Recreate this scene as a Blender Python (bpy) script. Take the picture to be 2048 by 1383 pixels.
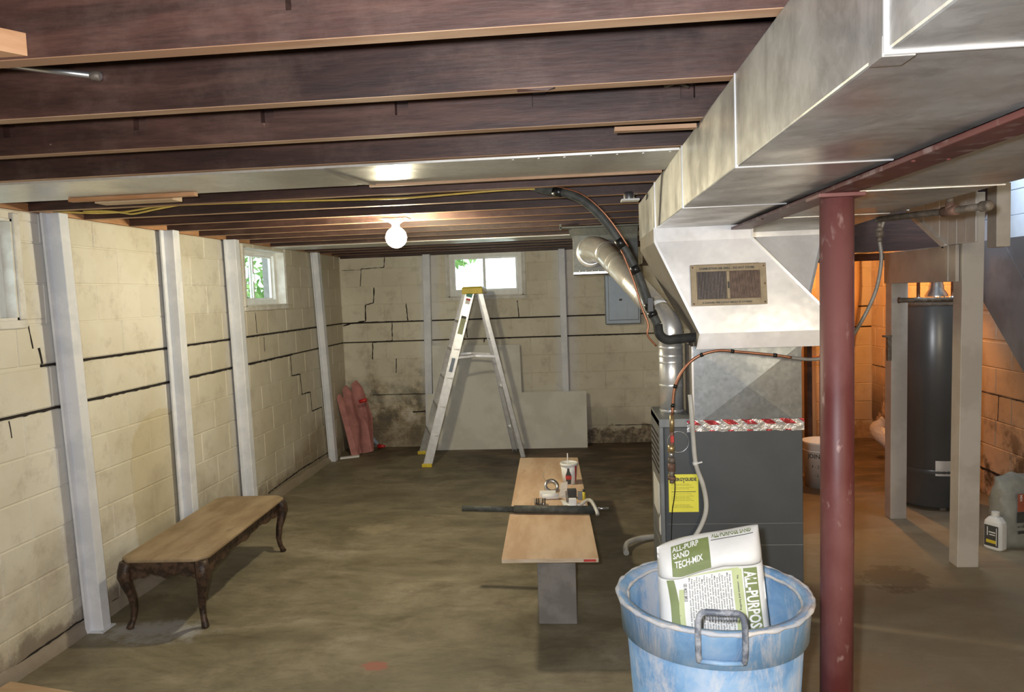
import bpy, bmesh, math, random
from math import sin, cos, pi, sqrt, radians
from mathutils import Vector, Matrix
random.seed(7)
for o in list(bpy.data.objects): bpy.data.objects.remove(o)
sc = bpy.context.scene
COL = sc.collection

# ------------------------------------------------------------------ camera, world, lights, exposure
YAW, PITCH, ROLL, CAMH, FPX = -0.0869, -0.0711, -0.0364, 1.682, 1481.8
fwd = Vector((sin(YAW)*cos(PITCH), cos(YAW)*cos(PITCH), sin(PITCH)))
rgt = Vector((cos(YAW), -sin(YAW), 0)); upv = rgt.cross(fwd)
r2 = rgt*cos(ROLL)+upv*sin(ROLL); u2 = -rgt*sin(ROLL)+upv*cos(ROLL)
cam = bpy.data.cameras.new('camera'); cam.sensor_width = 36; cam.lens = FPX/2048*36; cam.clip_start = 0.05
co = bpy.data.objects.new('camera', cam); COL.objects.link(co)
co.matrix_world = Matrix(((r2.x, u2.x, -fwd.x, 0), (r2.y, u2.y, -fwd.y, 0), (r2.z, u2.z, -fwd.z, CAMH), (0, 0, 0, 1)))
sc.camera = co
sc.view_settings.view_transform = 'Standard'; sc.view_settings.look = 'None'
sc.view_settings.exposure = 0.0; sc.view_settings.gamma = 1.0; sc.view_settings.use_curve_mapping = False
w = bpy.data.worlds.new('world'); sc.world = w; w.use_nodes = True
w.node_tree.nodes['Background'].inputs[0].default_value = (0.86, 0.93, 1.0, 1)
w.node_tree.nodes['Background'].inputs[1].default_value = 3.6

def area(name, loc, size, power, color, target, shape='DISK'):
    l = bpy.data.lights.new(name, 'AREA'); l.shape = shape; l.size = size; l.energy = power; l.color = color
    o = bpy.data.objects.new(name, l); COL.objects.link(o); o.location = loc
    o.rotation_euler = (Vector(target)-Vector(loc)).to_track_quat('-Z', 'Y').to_euler(); return o
# the camera's own flash, just left of and above the lens
area('camera_flash', (-0.07, -0.02, 1.73), 0.05, 64, (0.93, 0.95, 1.0), (0.1, 4, 1.42))
# daylight falling down the stairwell from the floor above
area('stairwell_daylight', (2.45, 5.0, 2.75), 0.4, 16, (0.75, 0.87, 1.0), (3.1, 5.0, 2.1))
l = bpy.data.lights.new('rear_fill', 'POINT'); l.energy = 120; l.color = (1.0, 0.88, 0.66); l.shadow_soft_size = 0.3   # added soft fill light behind the camera, lifts the right-hand floor
lo = bpy.data.objects.new('rear_fill', l); COL.objects.link(lo); lo.location = (2.0, -0.9, 1.85)
BULB_STRENGTH = 500
ORANGE_STRENGTH = 1700

# ------------------------------------------------------------------ materials
def nm(name):
    m = bpy.data.materials.new(name); m.use_nodes = True
    nt = m.node_tree; b = nt.nodes['Principled BSDF']; return m, nt, b
def N(nt, t, **k):
    n = nt.nodes.new(t)
    for a, v in k.items(): setattr(n, a, v)
    return n
def noise(nt, vec, scale, detail=4, rough=0.55, dist=0):
    n = N(nt, 'ShaderNodeTexNoise'); n.inputs['Scale'].default_value = scale; n.inputs['Detail'].default_value = detail
    n.inputs['Roughness'].default_value = rough; n.inputs['Distortion'].default_value = dist
    nt.links.new(vec, n.inputs['Vector'])
    m = N(nt, 'ShaderNodeMath', operation='MULTIPLY_ADD'); nt.links.new(n.outputs['Fac'], m.inputs[0]); m.inputs[1].default_value = 1.6; m.inputs[2].default_value = -0.3; return m.outputs[0]
def ramp(nt, fac, stops):
    r = N(nt, 'ShaderNodeValToRGB'); e = r.color_ramp.elements
    while len(e) < len(stops): e.new(0.5)
    for i, (p, c) in enumerate(stops):
        e[i].position = p; e[i].color = (c[0], c[1], c[2], 1) if not isinstance(c, (int, float)) else (c, c, c, 1)
    nt.links.new(fac, r.inputs[0]); return r.outputs[0]
def mixc(nt, fac, a, b, mode='MIX'):
    m = N(nt, 'ShaderNodeMix', data_type='RGBA', blend_type=mode)
    for s, v in ((0, fac), (6, a), (7, b)):
        if isinstance(v, (tuple, list)): m.inputs[s].default_value = (v[0], v[1], v[2], 1)
        elif isinstance(v, (int, float)): m.inputs[s].default_value = v
        else: nt.links.new(v, m.inputs[s])
    return m.outputs[2]
def mth(nt, op, a, b=0.0, c=None, clamp=False):
    m = N(nt, 'ShaderNodeMath', operation=op); m.use_clamp = clamp
    for s, v in ((0, a), (1, b), (2, c)):
        if v is None: continue
        if isinstance(v, (int, float)): m.inputs[s].default_value = v
        else: nt.links.new(v, m.inputs[s])
    return m.outputs[0]
def smooth(nt, v, a, b):
    m = N(nt, 'ShaderNodeMapRange', interpolation_type='SMOOTHSTEP')
    nt.links.new(v, m.inputs[0]); m.inputs[1].default_value = a; m.inputs[2].default_value = b; return m.outputs[0]
def posn(nt): return N(nt, 'ShaderNodeNewGeometry').outputs['Position']
def objc(nt): return N(nt, 'ShaderNodeTexCoord').outputs['Object']
def scl(nt, vec, s):
    m = N(nt, 'ShaderNodeMapping'); m.inputs['Scale'].default_value = s; nt.links.new(vec, m.inputs[0]); return m.outputs[0]
def bump(nt, b, h, strength, dist=0.01):
    n = N(nt, 'ShaderNodeBump'); n.inputs['Strength'].default_value = strength; n.inputs['Distance'].default_value = dist
    nt.links.new(h, n.inputs['Height']); nt.links.new(n.outputs[0], b.inputs['Normal'])
def plain(name, c, rough=0.6, metal=0.0, var=0.12, scale=12, bmp=0.0, spec=0.5, stretch=(1, 1, 1)):
    m, nt, b = nm(name)
    v = scl(nt, posn(nt), stretch)
    f = noise(nt, v, scale)
    c1 = tuple(max(0, x*(1-var)) for x in c); c2 = tuple(min(1, x*(1+var)) for x in c)
    nt.links.new(ramp(nt, f, [(0.3, c1), (0.7, c2)]), b.inputs['Base Color'])
    b.inputs['Roughness'].default_value = rough; b.inputs['Metallic'].default_value = metal
    b.inputs['Specular IOR Level'].default_value = spec
    if bmp: bump(nt, b, f, bmp)
    return m
def two(name, c1, c2, scale, lo=0.4, hi=0.6, rough=0.7, metal=0.0, bmp=0.1, detail=6, stretch=(1, 1, 1), fine=None, dist=0, spec=0.5):
    m, nt, b = nm(name)
    v = scl(nt, posn(nt), stretch)
    f = noise(nt, v, scale, detail, 0.6, dist)
    col = ramp(nt, f, [(lo, c1), (hi, c2)])
    if fine:
        g = noise(nt, v, fine[0], 3); col = mixc(nt, ramp(nt, g, [(fine[1], 0), (fine[2], 1)]), col, fine[3])
    nt.links.new(col, b.inputs['Base Color']); b.inputs['Roughness'].default_value = rough
    b.inputs['Metallic'].default_value = metal; b.inputs['Specular IOR Level'].default_value = spec
    if bmp: bump(nt, b, f, bmp)
    return m
def block_paint(name, base, light, stain, kind):
    m, nt, b = nm(name); p = posn(nt)
    sx = N(nt, 'ShaderNodeSeparateXYZ'); nt.links.new(p, sx.inputs[0]); X, Y, Z = sx.outputs
    rnd = N(nt, 'ShaderNodeObjectInfo').outputs['Random']
    col = mixc(nt, ramp(nt, noise(nt, p, 1.3, 5), [(0.35, 0), (0.65, 1)]), base, light)
    col = mixc(nt, mth(nt, 'MULTIPLY', rnd, 0.22), col, (base[0]*.72, base[1]*.72, base[2]*.68))
    # rubbed dirt, small spots
    g = ramp(nt, noise(nt, p, 7, 8, 0.7), [(0.52, 0), (0.9, 1)])
    col = mixc(nt, mth(nt, 'MULTIPLY', g, 0.42), col, stain)
    sp = ramp(nt, noise(nt, p, 38, 3, 0.6), [(0.88, 0), (0.93, 1)])
    col = mixc(nt, mth(nt, 'MULTIPLY', sp, 0.5), col, stain)
    damp = smooth(nt, mth(nt, 'ADD', Z, mth(nt, 'MULTIPLY', noise(nt, p, 1.7, 6), -0.95)), 0.12, -0.28)
    def spray(V, c0, lean, wd):
        d = mth(nt, 'ABSOLUTE', mth(nt, 'SUBTRACT', mth(nt, 'SUBTRACT', V, c0), mth(nt, 'MULTIPLY', Z, lean)))
        return smooth(nt, mth(nt, 'ADD', d, mth(nt, 'MULTIPLY', mth(nt, 'SUBTRACT', noise(nt, p, 11, 5), 0.5), 0.07)), wd, wd*0.35)
    grey = (0.66, 0.67, 0.72)
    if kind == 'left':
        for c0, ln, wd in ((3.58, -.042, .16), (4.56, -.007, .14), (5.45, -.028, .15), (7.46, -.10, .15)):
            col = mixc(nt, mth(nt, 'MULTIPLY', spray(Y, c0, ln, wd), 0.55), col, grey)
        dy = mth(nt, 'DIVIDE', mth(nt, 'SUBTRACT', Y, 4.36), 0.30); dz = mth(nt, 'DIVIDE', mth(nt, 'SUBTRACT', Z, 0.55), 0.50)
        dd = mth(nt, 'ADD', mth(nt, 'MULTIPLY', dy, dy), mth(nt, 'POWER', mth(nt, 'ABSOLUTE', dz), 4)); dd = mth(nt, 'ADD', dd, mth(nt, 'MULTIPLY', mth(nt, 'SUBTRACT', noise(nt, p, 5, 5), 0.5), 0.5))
        col = mixc(nt, mth(nt, 'MULTIPLY', smooth(nt, dd, 1.05, 0.95), 0.5), col, (0.52, 0.44, 0.25))  # yellower patch: edge of a brighter-lit area, painted into the wall colour
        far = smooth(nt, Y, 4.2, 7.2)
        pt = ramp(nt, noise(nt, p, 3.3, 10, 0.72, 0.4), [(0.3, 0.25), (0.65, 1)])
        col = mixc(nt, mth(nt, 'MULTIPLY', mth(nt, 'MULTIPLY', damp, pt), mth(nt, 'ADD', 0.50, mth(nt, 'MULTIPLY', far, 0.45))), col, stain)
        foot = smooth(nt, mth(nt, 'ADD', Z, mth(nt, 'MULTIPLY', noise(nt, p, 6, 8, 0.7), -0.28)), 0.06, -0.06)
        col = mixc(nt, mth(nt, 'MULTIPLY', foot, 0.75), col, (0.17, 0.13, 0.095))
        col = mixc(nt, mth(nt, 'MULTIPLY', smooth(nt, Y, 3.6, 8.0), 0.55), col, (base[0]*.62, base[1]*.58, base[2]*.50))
    if kind == 'back':
        for c0, wd in ((-1.64, .15), (-.13, .17)):
            col = mixc(nt, mth(nt, 'MULTIPLY', spray(X, c0, .02, wd), 0.55), col, grey)
        cor = smooth(nt, mth(nt, 'ADD', X, mth(nt, 'MULTIPLY', noise(nt, p, 2.2, 6), 1.2)), -0.65, -1.35)
        low = smooth(nt, mth(nt, 'ADD', Z, mth(nt, 'MULTIPLY', noise(nt, p, 3.1, 6), -0.9)), 0.55, 0.1)
        mk = mth(nt, 'MULTIPLY', cor, low)
        mould = ramp(nt, noise(nt, p, 5.5, 9, 0.75), [(0.28, (0.03, 0.026, 0.02)), (0.44, (0.15, 0.115, 0.065)), (0.58, (0.42, 0.35, 0.23)), (0.82, (0.74, 0.72, 0.64))])
        col = mixc(nt, mth(nt, 'MULTIPLY', mk, 0.9), col, mould)
        raw = mth(nt, 'MULTIPLY', smooth(nt, mth(nt, 'ADD', Z, mth(nt, 'MULTIPLY', noise(nt, p, 9, 6), -0.18)), 0.10, 0.06), smooth(nt, X, -0.2, 0.1))
        col = mixc(nt, raw, col, ramp(nt, noise(nt, p, 14, 8, 0.8), [(0.45, (0.02, 0.017, 0.012)), (0.62, (0.4, 0.34, 0.24))]))
        col = mixc(nt, mth(nt, 'MULTIPLY', damp, 0.5), col, stain)
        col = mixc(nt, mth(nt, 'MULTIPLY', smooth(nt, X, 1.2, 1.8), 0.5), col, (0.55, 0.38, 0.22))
    if kind == 'right':
        dk = ramp(nt, noise(nt, p, 2.4, 8, 0.7), [(0.45, 0), (0.6, 1)])
        col = mixc(nt, mth(nt, 'MULTIPLY', mth(nt, 'MULTIPLY', dk, smooth(nt, Z, 0.95, 0.2)), 0.9), col, (0.06, 0.035, 0.022))
    nt.links.new(col, b.inputs['Base Color']); b.inputs['Roughness'].default_value = 0.62
    bump(nt, b, noise(nt, p, 60, 6, 0.7), 0.25, 0.004)
    return m
M = {}
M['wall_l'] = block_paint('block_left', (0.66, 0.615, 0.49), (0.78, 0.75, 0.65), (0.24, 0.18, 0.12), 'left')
M['wall_b'] = block_paint('block_back', (0.66, 0.61, 0.48), (0.76, 0.72, 0.59), (0.20, 0.15, 0.09), 'back')
M['wall_r'] = block_paint('block_right', (0.60, 0.45, 0.30), (0.68, 0.53, 0.38), (0.22, 0.12, 0.07), 'right')
M['crack'] = plain('crack', (0.018, 0.013, 0.011), 0.95)
M['gap'] = plain('gap', (0.05, 0.035, 0.028), 0.95)
def floor_mat():
    m, nt, b = nm('concrete'); p = posn(nt)
    sx = N(nt, 'ShaderNodeSeparateXYZ'); nt.links.new(p, sx.inputs[0]); X, Y, Z = sx.outputs
    a = noise(nt, scl(nt, p, (1, 1.6, 1)), 1.5, 12, 0.72, 0.5)
    col = ramp(nt, a, [(0.15, (0.125, 0.100, 0.060)), (0.42, (0.215, 0.188, 0.120)), (0.62, (0.30, 0.262, 0.18)), (0.85, (0.40, 0.355, 0.265))])
    g = ramp(nt, noise(nt, p, 5, 8, 0.7), [(0.5, 0), (0.75, 1)])
    col = mixc(nt, mth(nt, 'MULTIPLY', g, 0.4), col, (0.16, 0.12, 0.085))
    st = noise(nt, scl(nt, p, (0.8, 2.2, 1)), 4.5, 12, 0.75, 0.9)
    col = mixc(nt, 0.75, col, ramp(nt, st, [(0.12, (0.48, 0.44, 0.38)), (0.5, (0.88, 0.87, 0.84)), (0.88, (1.0, 1.0, 1.0))]), 'MULTIPLY')
    col = mixc(nt, 0.35, col, (0.33, 0.30, 0.24), 'ADD') if False else col
    col = mixc(nt, mth(nt, 'MULTIPLY', smooth(nt, mth(nt, 'ADD', X, mth(nt, 'MULTIPLY', noise(nt, p, 1.6, 6), 0.5)), 1.0, 1.7), 0.45), col, (0.36, 0.30, 0.21))
    # damp ground around the furnace and along the back wall
    wet = mth(nt, 'ADD', mth(nt, 'MULTIPLY', Y, 0.55), mth(nt, 'MULTIPLY', X, 0.5))
    wet = mth(nt, 'ADD', wet, mth(nt, 'MULTIPLY', noise(nt, p, 1.7, 7, 0.65), 2.2))
    wm = smooth(nt, wet, 4.0, 5.1)
    wc = ramp(nt, noise(nt, scl(nt, p, (0.5, 1.4, 1)), 3.0, 8, 0.65, 0.5), [(0.35, (0.035, 0.023, 0.014)), (0.55, (0.10, 0.065, 0.038)), (0.72, (0.2, 0.13, 0.08))])
    side = mth(nt, 'SUBTRACT', 1.0, mth(nt, 'MULTIPLY', mth(nt, 'MULTIPLY', smooth(nt, X, 1.0, 1.6), smooth(nt, Y, 6.4, 5.2)), 0.95))
    col = mixc(nt, mth(nt, 'MULTIPLY', mth(nt, 'MULTIPLY', wm, 0.85), side), col, wc)
    # pale powder in front of the first post, red paint spot
    def blob(cx, cy, rx, ry, soft=0.5):
        dx = mth(nt, 'DIVIDE', mth(nt, 'SUBTRACT', X, cx), rx); dy = mth(nt, 'DIVIDE', mth(nt, 'SUBTRACT', Y, cy), ry)
        d = mth(nt, 'ADD', mth(nt, 'MULTIPLY', dx, dx), mth(nt, 'MULTIPLY', dy, dy))
        d = mth(nt, 'ADD', d, mth(nt, 'MULTIPLY', mth(nt, 'SUBTRACT', noise(nt, p, 9, 6, 0.7), 0.5), 2.4))
        return smooth(nt, d, 1.0, soft)
    col = mixc(nt, mth(nt, 'MULTIPLY', blob(-2.2, 3.55, 0.34, 0.16, 0.0), 0.75), col, (0.42, 0.42, 0.43))
    col = mixc(nt, mth(nt, 'MULTIPLY', blob(-0.96, 3.22, 0.07, 0.05), 0.6), col, (0.42, 0.10, 0.08))
    col = mixc(nt, mth(nt, 'MULTIPLY', blob(1.75, 4.25, 0.2, 0.22), 0.6), col, (0.11, 0.075, 0.045))
    col = mixc(nt, mth(nt, 'MULTIPLY', blob(-1.5, 5.2, 0.25, 0.12, 0.0), 0.5), col, (0.45, 0.38, 0.25))
    sp = ramp(nt, noise(nt, p, 30, 2, 0.5), [(0.96, 0), (0.98, 1)])
    col = mixc(nt, mth(nt, 'MULTIPLY', sp, 0.5), col, (0.6, 0.6, 0.58))
    nt.links.new(col, b.inputs['Base Color'])
    nt.links.new(ramp(nt, a, [(0.3, 0.5), (0.7, 0.75)]), b.inputs['Roughness'])
    bump(nt, b, noise(nt, p, 25, 8, 0.7), 0.15, 0.006)
    return m
M['floor'] = floor_mat()
def joist_mat():
    m, nt, b = nm('old_joist'); p = posn(nt)
    v = scl(nt, p, (0.35, 1, 3.5))
    a = noise(nt, v, 3.2, 9, 0.65, 0.4)
    col = ramp(nt, a, [(0.2, (0.018, 0.007, 0.005)), (0.5, (0.052, 0.022, 0.0155)), (0.8, (0.105, 0.048, 0.034))])
    d = ramp(nt, noise(nt, p, 2.3, 8, 0.7), [(0.5, 0), (0.95, 1)])
    col = mixc(nt, mth(nt, 'MULTIPLY', d, 0.6), col, (0.175, 0.112, 0.088))
    fn = noise(nt, scl(nt, p, (0.6, 1, 4)), 16, 10, 0.78)
    col = mixc(nt, 0.8, col, ramp(nt, fn, [(0.2, 0.5), (0.6, 1.0)]), 'MULTIPLY')
    sc_ = ramp(nt, noise(nt, scl(nt, p, (1.6, 1, 0.5)), 3.4, 6, 0.6, 1.2), [(0.80, 0), (1.0, 1)])
    col = mixc(nt, mth(nt, 'MULTIPLY', sc_, 0.6), col, (0.26, 0.15, 0.10))
    s = ramp(nt, noise(nt, p, 34, 3), [(0.92, 0), (0.97, 1)])
    col = mixc(nt, mth(nt, 'MULTIPLY', s, 0.4), col, (0.5, 0.33, 0.2))
    nt.links.new(col, b.inputs['Base Color']); b.inputs['Roughness'].default_value = 0.55
    bump(nt, b, noise(nt, scl(nt, p, (1, 1, 9)), 14, 5), 0.12, 0.004)
    return m
M['joist'] = joist_mat()
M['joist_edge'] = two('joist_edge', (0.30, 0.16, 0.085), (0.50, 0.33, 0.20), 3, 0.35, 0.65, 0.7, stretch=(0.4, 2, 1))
M['raw_wood'] = two('raw_wood', (0.36, 0.17, 0.07), (0.52, 0.29, 0.15), 4, 0.35, 0.65, 0.75, stretch=(0.5, 0.5, 3))
M['pale_wood'] = two('pale_wood', (0.50, 0.34, 0.20), (0.64, 0.48, 0.32), 5, 0.35, 0.65, 0.7, stretch=(0.4, 2, 2))
M['subfloor'] = two('subfloor', (0.05, 0.028, 0.02), (0.11, 0.06, 0.045), 4, rough=0.8, stretch=(1, 0.3, 1))
def galv(name, c1, c2, rough=0.38, metal=0.75, sp=45, smudge=0.3, dull=(0.30, 0.29, 0.26)):
    m, nt, b = nm(name); p = posn(nt)
    v = N(nt, 'ShaderNodeTexVoronoi'); v.inputs['Scale'].default_value = sp; nt.links.new(p, v.inputs['Vector'])
    bw = N(nt, 'ShaderNodeRGBToBW'); nt.links.new(v.outputs['Color'], bw.inputs[0])
    col = mixc(nt, bw.outputs[0], c1, c2)
    d = ramp(nt, noise(nt, scl(nt, p, (1.2, 1.5, .8)), 4.2, 10, 0.7, 0.8), [(0.48, 0), (0.9, 1)])
    col = mixc(nt, mth(nt, 'MULTIPLY', d, smudge), col, dull)
    nt.links.new(col, b.inputs['Base Color']); b.inputs['Metallic'].default_value = metal
    nt.links.new(ramp(nt, noise(nt, p, 2.5, 6), [(0.35, rough*0.8), (0.7, min(1, rough*1.35))]), b.inputs['Roughness'])
    bump(nt, b, noise(nt, p, 3.5, 3), 0.18, 0.02)
    return m
M['duct'] = galv('duct_metal', (0.48, 0.475, 0.45), (0.56, 0.555, 0.53), 0.40, 0.75, 60, 0.85, (0.21, 0.20, 0.18))
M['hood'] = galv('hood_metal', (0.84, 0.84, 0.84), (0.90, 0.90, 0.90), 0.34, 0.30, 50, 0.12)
M['plenum'] = galv('plenum_metal', (0.20, 0.215, 0.22), (0.27, 0.285, 0.29), 0.42, 0.65, 70, 0.2)
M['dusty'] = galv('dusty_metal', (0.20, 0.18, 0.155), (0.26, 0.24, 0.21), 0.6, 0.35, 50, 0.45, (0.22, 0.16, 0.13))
M['box_metal'] = galv('box_metal', (0.13, 0.14, 0.13), (0.18, 0.19, 0.18), 0.6, 0.3, 60, 0.4, (0.25, 0.2, 0.16))
M['pan'] = galv('pan_metal', (0.60, 0.60, 0.56), (0.68, 0.68, 0.64), 0.42, 0.6, 60, 0.2)
M['pipe_galv'] = galv('round_pipe_metal', (0.74, 0.74, 0.72), (0.84, 0.84, 0.82), 0.30, 0.72, 60, 0.25)
M['seam'] = plain('seam_metal', (0.82, 0.82, 0.82), 0.3, 0.6, 0.05)
M['steel'] = plain('steel', (0.6, 0.6, 0.6), 0.28, 0.9, 0.1)
M['alum'] = plain('aluminium', (0.70, 0.70, 0.70), 0.38, 0.75, 0.08, 20)
M['iron'] = plain('iron_pipe', (0.20, 0.165, 0.13), 0.6, 0.4, 0.3, 30, 0.2)
M['rustiron'] = plain('rusty_iron', (0.20, 0.115, 0.085), 0.6, 0.3, 0.25, 30, 0.2)
M['copper'] = plain('copper', (0.42, 0.19, 0.11), 0.38, 0.7, 0.12, 30)
M['brass'] = plain('brass', (0.55, 0.42, 0.22), 0.35, 0.8, 0.15, 30)
M['cabinet'] = plain('furnace_grey', (0.082, 0.09, 0.096), 0.42, 0.25, 0.1, 3, 0, 0.5)
M['cabinet2'] = plain('furnace_lightgrey', (0.22, 0.23, 0.23), 0.45, 0.3, 0.15, 5)
M['white_post'] = two('white_post_paint', (0.66, 0.69, 0.75), (0.76, 0.78, 0.83), 5, rough=0.5, bmp=0.08)
M['beige_post'] = two('beige_post_paint', (0.50, 0.45, 0.385), (0.58, 0.53, 0.46), 4, rough=0.6, bmp=0.1)
M['board_paint'] = two('board_paint', (0.80, 0.73, 0.64), (0.88, 0.82, 0.73), 4, rough=0.6, bmp=0.1)
M['greige'] = two('greige_paint', (0.48, 0.43, 0.375), (0.56, 0.51, 0.45), 4, rough=0.6, bmp=0.1)
M['red_paint'] = two('red_oxide', (0.10, 0.018, 0.017), (0.175, 0.066, 0.06), 5, 0.3, 0.75, rough=0.50, bmp=0.06, stretch=(1, 1, 0.5), fine=(26, 0.70, 0.85, (0.30, 0.18, 0.16)))
M['red_beam'] = two('red_beam', (0.075, 0.018, 0.016), (0.115, 0.035, 0.03), 5, rough=0.5, fine=(18, 0.6, 0.75, (0.2, 0.13, 0.12)))
M['vinyl'] = plain('white_vinyl', (0.80, 0.82, 0.80), 0.4, 0, 0.05)
M['trim_w'] = two('old_white_trim', (0.62, 0.60, 0.54), (0.74, 0.73, 0.68), 8, rough=0.6)
M['drywall'] = two('drywall', (0.66, 0.65, 0.58), (0.74, 0.73, 0.66), 3, rough=0.8, fine=(3, 0.85, 1.1, (0.45, 0.38, 0.28)))
M['pink'] = plain('pink_foam', (0.46, 0.20, 0.18), 0.8, 0, 0.15, 12, 0.2)
M['ply'] = two('plywood', (0.56, 0.37, 0.23), (0.68, 0.50, 0.34), 2.2, 0.35, 0.65, 0.65, stretch=(3.5, 0.8, 1), fine=(5, 0.74, 0.95, (0.38, 0.22, 0.13)))
M['ply_edge'] = two('plywood_edge', (0.55, 0.42, 0.28), (0.68, 0.56, 0.42), 40, rough=0.8, stretch=(0.2, 1, 4))
M['conc_block'] = two('spotted_grey_block', (0.20, 0.185, 0.165), (0.26, 0.24, 0.215), 6, rough=0.8, fine=(22, 0.88, 0.91, (0.72, 0.7, 0.66)))
M['table_top'] = two('dusty_table_top', (0.24, 0.165, 0.09), (0.35, 0.26, 0.155), 3, 0.35, 0.65, 0.6, stretch=(2.5, 0.8, 1), fine=(4, 0.72, 0.95, (0.15, 0.105, 0.075)))
M['table_dark'] = two('carved_dark_wood', (0.025, 0.014, 0.009), (0.085, 0.048, 0.030), 22, 0.4, 0.65, 0.42, bmp=0.5)
def bin_mat():
    m, nt, b = nm('bin_blue'); p = posn(nt)
    a = noise(nt, p, 4.5, 9, 0.65, 0.6)
    col = ramp(nt, a, [(0.3, (0.15, 0.31, 0.54)), (0.52, (0.24, 0.42, 0.65)), (0.8, (0.44, 0.54, 0.66))])
    s = ramp(nt, noise(nt, scl(nt, p, (1, 1, 0.35)), 6, 12, 0.78, 0.9), [(0.50, 0), (0.68, 1)])
    col = mixc(nt, mth(nt, 'MULTIPLY', s, 0.75), col, (0.60, 0.60, 0.61))
    r = ramp(nt, noise(nt, p, 11, 4, 0.6), [(0.88, 0), (0.92, 1)])
    col = mixc(nt, mth(nt, 'MULTIPLY', r, 0.6), col, (0.55, 0.36, 0.26))
    nt.links.new(col, b.inputs['Base Color']); b.inputs['Roughness'].default_value = 0.5
    bump(nt, b, a, 0.15, 0.01); return m
M['bin'] = bin_mat()
M['bin_crust'] = two('plaster_crust', (0.50, 0.53, 0.58), (0.68, 0.64, 0.60), 14, 0.4, 0.6, 0.8, bmp=0.5)
M['bin_handle'] = two('bin_handle_grey', (0.13, 0.15, 0.19), (0.42, 0.44, 0.48), 22, 0.45, 0.65, 0.5, bmp=0.2)
M['bag'] = plain('bag_paper', (0.80, 0.80, 0.78), 0.55, 0, 0.05, 9, 0.15)
M['bag_green'] = plain('bag_green', (0.20, 0.25, 0.09), 0.6, 0, 0.12, 9)
M['bag_lime'] = plain('bag_lime', (0.52, 0.58, 0.30), 0.6, 0, 0.08, 9)
M['ink'] = plain('ink', (0.06, 0.06, 0.055), 0.6)
M['ink_white'] = plain('white_ink', (0.82, 0.82, 0.80), 0.6, 0, 0.03)
M['ink_red'] = plain('ink_red', (0.55, 0.05, 0.04), 0.5)
M['black_foam'] = plain('black_foam', (0.028, 0.028, 0.026), 0.75, 0, 0.3, 20, 0.15)
M['dust_foam'] = plain('dusty_black_foam', (0.062, 0.066, 0.060), 0.6, 0, 0.3, 30)
M['black_tape'] = plain('black_tape', (0.012, 0.012, 0.012), 0.3)
M['yellow'] = plain('yellow_plastic', (0.72, 0.56, 0.05), 0.45, 0, 0.1)
M['label_y'] = plain('yellow_label', (0.86, 0.80, 0.08), 0.5, 0, 0.03)
M['cable_y'] = plain('yellow_cable', (0.62, 0.45, 0.10), 0.5, 0, 0.1)
M['pvc'] = plain('clear_vinyl_hose', (0.52, 0.51, 0.46), 0.35, 0, 0.1, 12)
M['grey_tube'] = plain('grey_tube', (0.27, 0.25, 0.22), 0.5, 0.2, 0.15, 20)
M['porcelain'] = plain('porcelain', (0.85, 0.84, 0.80), 0.25, 0, 0.03)
M['white'] = plain('white_plastic', (0.78, 0.78, 0.75), 0.4, 0, 0.04)
M['red_pl'] = plain('red_plastic', (0.55, 0.03, 0.03), 0.35)
M['heater'] = plain('heater_grey', (0.095, 0.097, 0.098), 0.28, 0.2, 0.08, 3)
M['tan_grille'] = plain('tan_grille', (0.34, 0.27, 0.17), 0.5, 0.2, 0.1, 30)
M['fin_light'] = plain('fin_light', (0.30, 0.26, 0.24), 0.4, 0.5)
M['fin_brown'] = plain('fin_brown', (0.19, 0.13, 0.10), 0.5, 0.3, 0.2, 40)
M['void'] = plain('dark_inside', (0.03, 0.022, 0.02), 0.9)
M['panel_grey'] = plain('panel_grey', (0.26, 0.30, 0.33), 0.4, 0.4, 0.06, 5)
M['stair_grey'] = two('stair_grey_paint', (0.12, 0.12, 0.125), (0.17, 0.17, 0.178), 3, rough=0.6)
M['blue_white'] = plain('pale_blue_board', (0.72, 0.80, 0.90), 0.5, 0, 0.03)
M['leaf'] = two('leaf', (0.13, 0.30, 0.06), (0.34, 0.52, 0.18), 6, rough=0.6, bmp=0)
M['grass'] = two('outside_ground', (0.55, 0.60, 0.48), (0.85, 0.86, 0.80), 1.2, rough=0.9)
M['bark'] = plain('grey_post', (0.20, 0.20, 0.19), 0.8)
M['orange_board'] = plain('bare_board', (0.55, 0.36, 0.18), 0.6, 0, 0.12, 6, 0, 0.5, (3, 3, 0.4))
def foil_mat():
    m, nt, b = nm('printed_foil_tape'); p = posn(nt)
    sx = N(nt, 'ShaderNodeSeparateXYZ'); nt.links.new(p, sx.inputs[0]); X, Y, Z = sx.outputs
    s = mth(nt, 'ADD', mth(nt, 'MULTIPLY', X, 12.0), mth(nt, 'MULTIPLY', Z, 16))
    fr = mth(nt, 'FRACT', s)
    st = mth(nt, 'MULTIPLY', mth(nt, 'LESS_THAN', fr, 0.55), mth(nt, 'GREATER_THAN', Z, 1.060))
    s2 = mth(nt, 'MULTIPLY', mth(nt, 'LESS_THAN', mth(nt, 'FRACT', mth(nt, 'MULTIPLY', X, 12.0)), 0.3), mth(nt, 'LESS_THAN', Z, 1.036))
    st = mth(nt, 'MAXIMUM', st, s2)
    br = smooth(nt, noise(nt, p, 60, 3), 0.15, 0.3)
    col = mixc(nt, mth(nt, 'MULTIPLY', st, br), (0.62, 0.60, 0.58), (0.50, 0.06, 0.07))
    nt.links.new(col, b.inputs['Base Color']); b.inputs['Metallic'].default_value = 0.6; b.inputs['Roughness'].default_value = 0.3
    bump(nt, b, noise(nt, p, 35, 4), 0.6, 0.01); return m
M['foil'] = foil_mat()
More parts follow.
